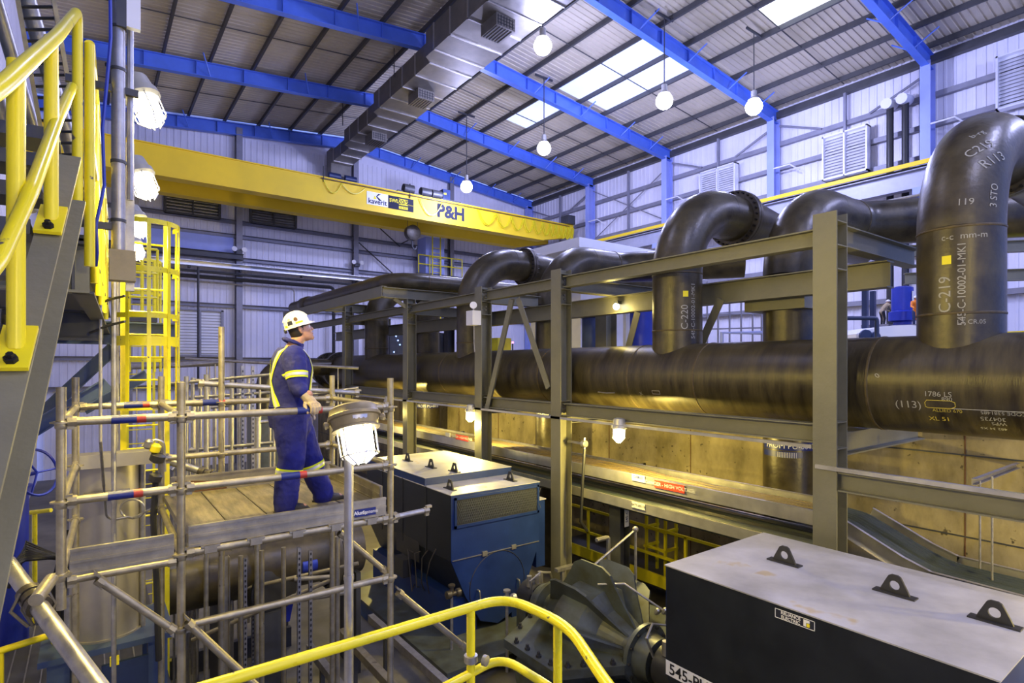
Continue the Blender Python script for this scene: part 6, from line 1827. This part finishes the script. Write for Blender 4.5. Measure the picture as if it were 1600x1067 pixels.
for k, (px, d_, y1, lab, r, kd) in enumerate(((350,7.4,870,'thick boxed strut post below the deck, right of the near post',.06,'post'),(376,8.0,868,'upright tube below the deck beside the boxed strut post',.033,'tube'),(409,7.6,860,'upright tube below the deck in front of the actuator',.033,'tube'),(443,7.9,855,'upright tube below the deck right of the actuator',.033,'tube'),(527,7.4,838,'upright tube below the deck just left of the lamp pole',.033,'tube'))):
    upright(px, d_, y1, None, r, lab, kd, 'post', 'scaffold_steel', 'uprights under the deck')
HS = [((262,600),(425,585),9.0,.028,'sloping thin pipe run at the head height of the scaffold, behind the tallest post'),((285,622),(440,612),9.6,.03,'long thin level pipe behind the tallest post'),((300,632),(370,629),8.4,.035,'short tube with coupler behind the near guard tube'),
      ((330,637),(560,606),10.5,.03,'thin pipe running behind the waist of the man'),((285,705),(440,690),9.0,.03,'level pipe low behind the rear guard tube'),((400,660),(432,657),8.8,.03,'short stub pipe on the teal cabinet'),((268,735),(300,700),9.0,.03,'small slanting pipe beside the near post'),((270,572),(345,566),15,.04,'distant pale pipe below the louver panel'),((195,573),(345,567),16,.09,'thick pale pipe passing behind the ladder cages'),((290,560),(560,575),18,.05,'long far pipe behind the man')]
for k, (a, b, d_, r, lab) in enumerate(HS):
    q0 = tag(MB().cyl(at(*a,d=d_), at(*b,d=d_+.3), r, n=10).build('pipe_run', None, 'galv'), lab, 'pipe', 'pipes behind the scaffold')
    for u_ in (.12, .88):
        p = at(*a,d=d_)*(1-u_)+at(*b,d=d_+.3)*u_
        MB().cyl((p.x,p.y,0), p, .018, n=8).build('support_leg', q0, 'galv')
for k, (a, b, d_, lab) in enumerate((((300,1000),(520,905),8.0,'tube low under the deck running to the lamp pole'),((310,935),(560,880),8.6,'second tube under the deck running past the suction pipe'),((455,940),(545,925),7.8,'short tube bracing the perforated struts'),((460,905),(530,900),7.6,'short tube with a cup at the perforated struts'))):
    tag(MB().cyl(at(*a,d=d_), at(*b,d=d_+.2), .03, n=10).build('scaffold_tube', None, 'scaffold_steel'), lab, 'scaffold tube', 'tubes under the deck')
p = at(333,742,d=7.8)
m = MB(); u = V((.75,-.45,-.30)).normalized()
pr = [(0,.05)]
for k in range(5): pr += [(.03+.09*k,.05),(.04+.09*k,.075),(.08+.09*k,.075),(.09+.09*k,.05)]
pr += [(.52,.055),(.53,.09),(.57,.09)]
tag(m.lathe(p-u*.2, u, pr, 16).build('expansion_joint', None, 'flange_steel'), 'ribbed dark expansion joint in front of the rear toe board', 'pipe joint')
MB().cyl(p-u*.2-V((0,0,.0)), p-u*.9, .05, n=10).build('pipe_run', bpy.data.objects['expansion_joint'], 'galv')
p = at(418,676,d=10.6)
t = thing('teal_cabinet', 'dark teal cabinet behind the hips of the man', 'cabinet', (p.x,p.y,0))
MB().bx(p.x-.25,p.x+.45,p.y,p.y+.5,H-3.0,p.z+.36).build('cabinet_body', t, 'pump_paint', smooth=False)
MB().bx(p.x-.2,p.x+.4,p.y+.1,p.y+.4,0,H-3.0).build('plinth', t, 'dark_steel', smooth=False)
# floor runners beside the motor skid
for k, (xa, lab) in enumerate(((2.75,'floor tube nearest the lamp pole, running towards the suction pipe'),(3.25,'floor tube between the lamp pole and the motor skid'),(3.75,'floor tube beside the motor skid edge'))):
    tag(MB().beam((xa,3.5,H-4.4+.1*k),(xa,9.0,H-4.4+.1*k),.10,.12,.01,.01,'C' if k != 1 else 'R').build('floor_runner', None, 'galv' if k != 1 else 'scaffold_steel'), lab, 'runner', 'floor runners')
    for y in (4.2, 8.4): MB().bx(xa-.03,xa+.03,y-.03,y+.03,0,H-4.46+.1*k).build('leg', bpy.data.objects['floor_runner' if k == 0 else 'floor_runner.%03d' % k], 'dark_steel')
t = thing('low_frame', 'dark low steel frame on the floor under the scaffold', 'frame', (1.9,11,0))
MB().bx(1.0,3.0,10.9,11.0,.0,.35).build('rail', t, 'dark_steel', smooth=False)
MB().ob(at(445,945,d=9.8), V((.1,0,0)), V((0,.12,0)), V((.05,0,.25))).build('plate', t, 'machine_blue')

# ================================================================ upper hall seen between header and rack
def box_thing(name, lab, cat, x0, x1, y0, y1, z0, z1, mat, part='body', group=None):
    t = thing(name, lab, cat, ((x0+x1)/2,(y0+y1)/2,z0), group)
    MB().bx(x0,x1,y0,y1,z0,z1).build(part, t, mat, smooth=False)
    return t
a, b = at(1338,520,d=15.5), at(1436,500,d=15.5)
t = thing('white_machine', 'white rounded machine cover on the raised floor between column and riser', 'machine', (a.x+1,a.y,UPF))
m = MB(); L_ = b-a; L_.z = 0
ax_ = L_.normalized(); dp = V((ax_.y*-1,ax_.x,0))*-1
dp = V((SN,CS,0))
pr = [(0,-1.2),(0,.02),(.25,.12),(.6,.20),(1.0,.25),(1.5,.26),(2.0,.22),(2.3,.1),(2.3,-1.2)]
m.prism([(x,z) for x, z in pr], a+V((0,0,-.05)), ax_, UZ, dp*1.6).build('cover', t, 'white_plain', smooth=False)
MB().bx(a.x-.2,b.x+.8,a.y-1.2,a.y+1.6,UPF,a.z-1.2).build('plinth', t, 'dark_steel')
c = at(1352,525,d=15.3)
MB().lathe(c, -dp, [(0,.18),(.05,.17)], 16).lathe(c+ax_*.25-V((0,0,.03)), -dp, [(0,.15),(.05,.14)], 14).build('port_cover', t, 'navy_enclosure')
p = at(1410,490,d=20)
t = thing('vertical_motor', 'blue vertical pump motor with a white tag, seen left of the tall riser', 'motor', (p.x,p.y,UPF))
MB().lathe((p.x,p.y,UPF), UZ, [(0,.5),(.3,.5),(.31,.28),(p.z-UPF-.3,.28),(p.z-UPF-.25,.42),(p.z-UPF+.05,.42),(p.z-UPF+.1,.33),(p.z-UPF+.9,.33),(p.z-UPF+.95,.2)], 20).build('motor_body', t, 'machine_blue')
MB().bx(p.x-.12,p.x-.02,p.y-.36,p.y-.33,p.z+.35,p.z+.75).build('tag_plate', t, 'white_plain')
p = at(1003,520,d=17)
t = thing('vertical_motor', 'blue vertical motor just left of the riser marked C-220', 'motor', (p.x,p.y,UPF), None)
MB().lathe((p.x,p.y,UPF), UZ, [(0,.45),(.4,.45),(.41,.36),(p.z-UPF+.7,.36),(p.z-UPF+.75,.45),(p.z-UPF+.8,.45),(p.z-UPF+.82,.25),(p.z-UPF+1.0,.1)], 22).build('motor_body', t, 'machine_blue')
p = at(925,520,d=18)
t = thing('vertical_motor', 'dark vertical motor right of the column behind the pump', 'motor', (p.x,p.y,UPF), None)
MB().lathe((p.x,p.y,UPF), UZ, [(0,.5),(.4,.5),(.41,.32),(p.z-UPF+.45,.32),(p.z-UPF+.5,.42),(p.z-UPF+.6,.42)], 22).build('motor_body', t, 'navy_enclosure')
for k, (px, d_, w_, y1, m_, lab) in enumerate(((947,16,.42,490,'rack_paint','pale grey post with a corbel behind the rear rack beam'),(978,17,.12,485,'white_paint','thin white post right of the small bright light'),(720,22,.14,480,'white_paint','thin white upright left of the gauge box'),(702,22,.3,490,'dark_steel','dark cabinet post beyond the gauge box'),(1352,17,.14,450,'navy_enclosure','dark blue post over the white machine, left one'),(1364,18,.14,455,'navy_enclosure','dark blue post over the white machine, right one'),(640,25,.4,520,'dark_steel','dark equipment post behind the pipe bracket column'),(690,23,.25,520,'dark_steel','dark upright behind the blue pipe label'))):
    p = at(px, y1, d=d_)
    tag(MB().beam((p.x,p.y,UPF),p,w_,w_,.02,.015,'I' if w_ > .2 else 'R',up=UX).build('support_post', None, m_), lab, 'post', 'posts on the raised floor')
a, b = at(1325,497,d=13.5), at(1370,497,d=13.5)
t = thing('pipe_stand', 'dark pipe stand on the raised floor in front of the white machine', 'frame', a)
MB().path(rounded([V((a.x-.6,a.y+.45,UPF)),a+V((-.6,.45,0)),b,V((b.x,b.y,UPF))],.08,4),.05,8).build('frame', t, 'navy_enclosure')
a, b = at(1128,520,d=14.5), at(1190,520,d=14.5)
t = thing('guard_frame', 'lavender guard frame behind the header right of the riser marked C-220', 'frame', a)
MB().path([V((a.x,a.y,UPF)),a,b],.05,8).path([a-V((0,0,.5)),b-V((0,0,.5))],.035,6).build('frame', t, 'column_blue')
t = thing('stair_tower', 'grey stair tower grid on the raised floor right of the riser marked C-220', 'stair', at(1150,500,d=20))
m = MB()
for px in (1105,1122,1140,1158,1176,1190): m.cyl(at(px,440,d=20), V((at(px,440,d=20).x,at(px,440,d=20).y,UPF)), .035, n=6)
for py in (470,490,512): m.cyl(at(1100,py+2,d=20), at(1195,py,d=20), .03, n=6)
m.build('frame', t, 'grey_steel')
p = at(1588,527,d=12)
t = thing('yellow_tarp_box', 'yellow covered box on the raised floor at the right edge behind the header', 'box', (p.x,p.y,UPF))
m = MB().bx(p.x-.25,p.x+1.5,p.y-.6,p.y+.4,UPF,p.z+.12); m.build('cover', t, 'tarp_yellow', smooth=False)
MB().path([V((p.x-.1,p.y-.3,p.z+.13)),V((p.x+.1,p.y-.35,p.z+.2)),V((p.x+.3,p.y-.2,p.z+.13))],.02,5).build('rope', t, 'black_rubber')
p = at(795,540,d=19)
t = thing('yellow_tarp_box', 'yellow green box behind the V braces above the header', 'box', (p.x,p.y,UPF))
MB().bx(p.x-.45,p.x+.1,p.y,p.y+.6,UPF,p.z+.25).build('cover', t, 'tarp_yellow', smooth=False)
p = at(801,535,d=18.6)
t = thing('indicator_light', 'small pink indicator light behind the V braces', 'indicator', p)
MB().ball(p,.035,8,6).build('lens', t, 'led_red'); MB().cyl(p-V((0,0,.03)), V((p.x,p.y,UPF)), .02, n=6).build('stem', t, 'dark_steel')
p = at(617,550,d=26.8)
t = thing('instrument_rack', 'dark instrument rack with blue lights right of the farthest riser', 'rack', (p.x,p.y,0))
MB().bx(p.x-.25,p.x+.5,p.y,p.y+.4,UPF,p.z+.9).build('cabinet_body', t, 'dark_steel', smooth=False)
for dx, dz in ((-.05,0),(.15,.55),(.25,.35),(.05,.75)): MB().ball(p+V((dx,-.02,dz)),.03,8,6).build('indicator', t, 'led_blue')
p = at(1580,420,d=14)
for k, dz in enumerate((.0,.75)):
    rack_beam('hall_beam', (at(1560,400,d=14).x,at(1560,400,d=14).y+2,p.z+dz), (at(1560,400,d=14).x+4,at(1560,400,d=14).y-3,p.z+dz), .2, .3, ['lower dark beam behind the tall riser at the right edge','upper dark beam behind the tall riser at the right edge'][k], cat='beam', group='raised hall beams')

# two small workers far off on the machine deck
def worker(px, py, d_, hh, coat, legs, lab, face, bend):
    f0 = at(px, py, d=d_)
    t = thing('person', lab, 'person', f0)
    fw = V((math.cos(face), math.sin(face), 0)); lf = UZ.cross(fw)
    def b(f, l, z): return f0+(fw*f+lf*l+UZ*z)*hh
    m = MB()
    for s in (-1,1): limb(m, [b(.0,s*.05,.02), b(.04,s*.055,.25), b(-.03,s*.05,.48)], [.03,.04,.055], 10)
    hip, sh = b(-.03,0,.5), b(-.03+.3*bend,0,.80-.06*bend)
    limb(m, [hip, (hip+sh)/2+fw*-.02*hh, sh], [.085,.09,.085], 12)
    for s in (-1,1): limb(m, [sh+lf*s*.11*hh, sh+lf*s*.13*hh+fw*.06*hh-UZ*.15*hh, sh+lf*s*.06*hh+fw*.2*hh-UZ*.22*hh], [.042,.034,.026], 10)
    limb(m, [sh, sh+fw*.04*hh+UZ*.07*hh], [.04,.04], 10); hd_ = sh+fw*.06*hh+UZ*.12*hh
    m.ball(hd_, .062*hh, 12, 8)
    g = remesh(m, .02, 2)
    o = g.build('body', t, coat)
    m2 = MB()
    for s in (-1,1): limb(m2, [b(.0,s*.05,.02), b(.04,s*.055,.25), b(-.03,s*.05,.48)], [.034,.046,.06], 10)
    m2.build('trousers', t, legs)
    MB().ball(hd_, .066*hh, 12, 8).build('head', t, 'skin')
    MB().lathe(hd_+UZ*.005*hh, UZ, [(0,.09*hh),(.01,.09*hh),(.012,.078*hh),(.04*hh,.072*hh),(.075*hh,.03*hh)], 14).build('hard_hat', t, 'hat_white')
    return f0
w1 = worker(1379,508,21,1.0,'glove_leather','lug_steel','small distant worker in a pale coat bending over beyond the white machine',R(-20),.8)
w2 = worker(1431,508,19,1.0,'safety_orange','navy_enclosure','small distant worker in orange half hidden by the tall riser',R(200),.5)
for k, (w_, lab) in enumerate(((w1,'small raised deck under the distant worker in the pale coat'),(w2,'small raised deck under the distant worker in orange'))):
    t = thing('machine_deck', lab, 'platform', (w_.x,w_.y,UPF), 'small machine decks')
    MB().bx(w_.x-.7,w_.x+.7,w_.y-.45,w_.y+.45,w_.z-.1,w_.z-.005).build('deck_plate', t, 'grey_steel', smooth=False)
    MB().bx(w_.x-.3,w_.x+.3,w_.y-.3,w_.y+.3,UPF,w_.z-.1).build('pedestal', t, 'dark_steel', smooth=False)
# ================================================================ each loose piece of these parts becomes a part of its own
SPLIT = {'support_post':'support_post','post':'post','leg':'leg','saddle_stand':'saddle_stand','ledger_head':'ledger_head','hook':'hook','bracket':'bracket','hanger_rod':'hanger_rod','stiffener':'stiffener',
         'rungs':'rung','treads':'tread','flange_bar':'flange_bar','motor_foot':'motor_foot','motor_unit':'motor_unit','cables':'cable','festoon_cable':'festoon_loop','side_beam':'side_beam','wire_rope':'wire_rope','stub_column':'stub_column',
         'threaded_rod':'threaded_rod','sensor_wiring':'sensor_wire','hoses':'hose','frame':'frame','rail':'rail','guard_rail':'guard_rail','seam_clips':'seam_clip','side_panels':'side_panel','elbow_fitting':'elbow_fitting','strap':'strap','pole_coupling':'pole_coupling',
         'louver_frame':'louver_frame','grille_frame':'grille_frame','window_frame':'window_frame','tray_support':'tray_support','stile':'stile','port_cover':'port_cover','floor_panels':'floor_panel','bright_edges':'edge_strip'}
for o in list(col.objects):
    key = o.name.split('.')[0]
    if o.type != 'MESH' or key not in SPLIT or o.parent is None: continue
    me = o.data; nv = len(me.vertices)
    par = list(range(nv))
    def find(a):
        while par[a] != a:
            par[a] = par[par[a]]; a = par[a]
        return a
    for e in me.edges:
        a, b = find(e.vertices[0]), find(e.vertices[1])
        if a != b: par[a] = b
    isl = {}
    for p in me.polygons: isl.setdefault(find(p.vertices[0]), []).append(p)
    if len(isl) < 2 or len(isl) > 100: continue
    for ps in isl.values():
        ids = {}; fs = []
        for p in ps: fs.append([ids.setdefault(v, len(ids)) for v in p.vertices])
        m2 = bpy.data.meshes.new(SPLIT[key])
        m2.from_pydata([me.vertices[v].co.copy() for v in ids], [], fs)
        for mt in me.materials: m2.materials.append(mt)
        m2.polygons.foreach_set('material_index', [p.material_index for p in ps])
        if ps[0].use_smooth:
            m2.polygons.foreach_set('use_smooth', [True]*len(fs)); m2.set_sharp_from_angle(angle=R(38))
        m2.update()
        n = bpy.data.objects.new(SPLIT[key], m2); col.objects.link(n)
        n.parent = o.parent; n.location = o.location
    for ch in list(o.children): ch.parent = o.parent
    bpy.data.objects.remove(o)
bpy.context.view_layer.update()
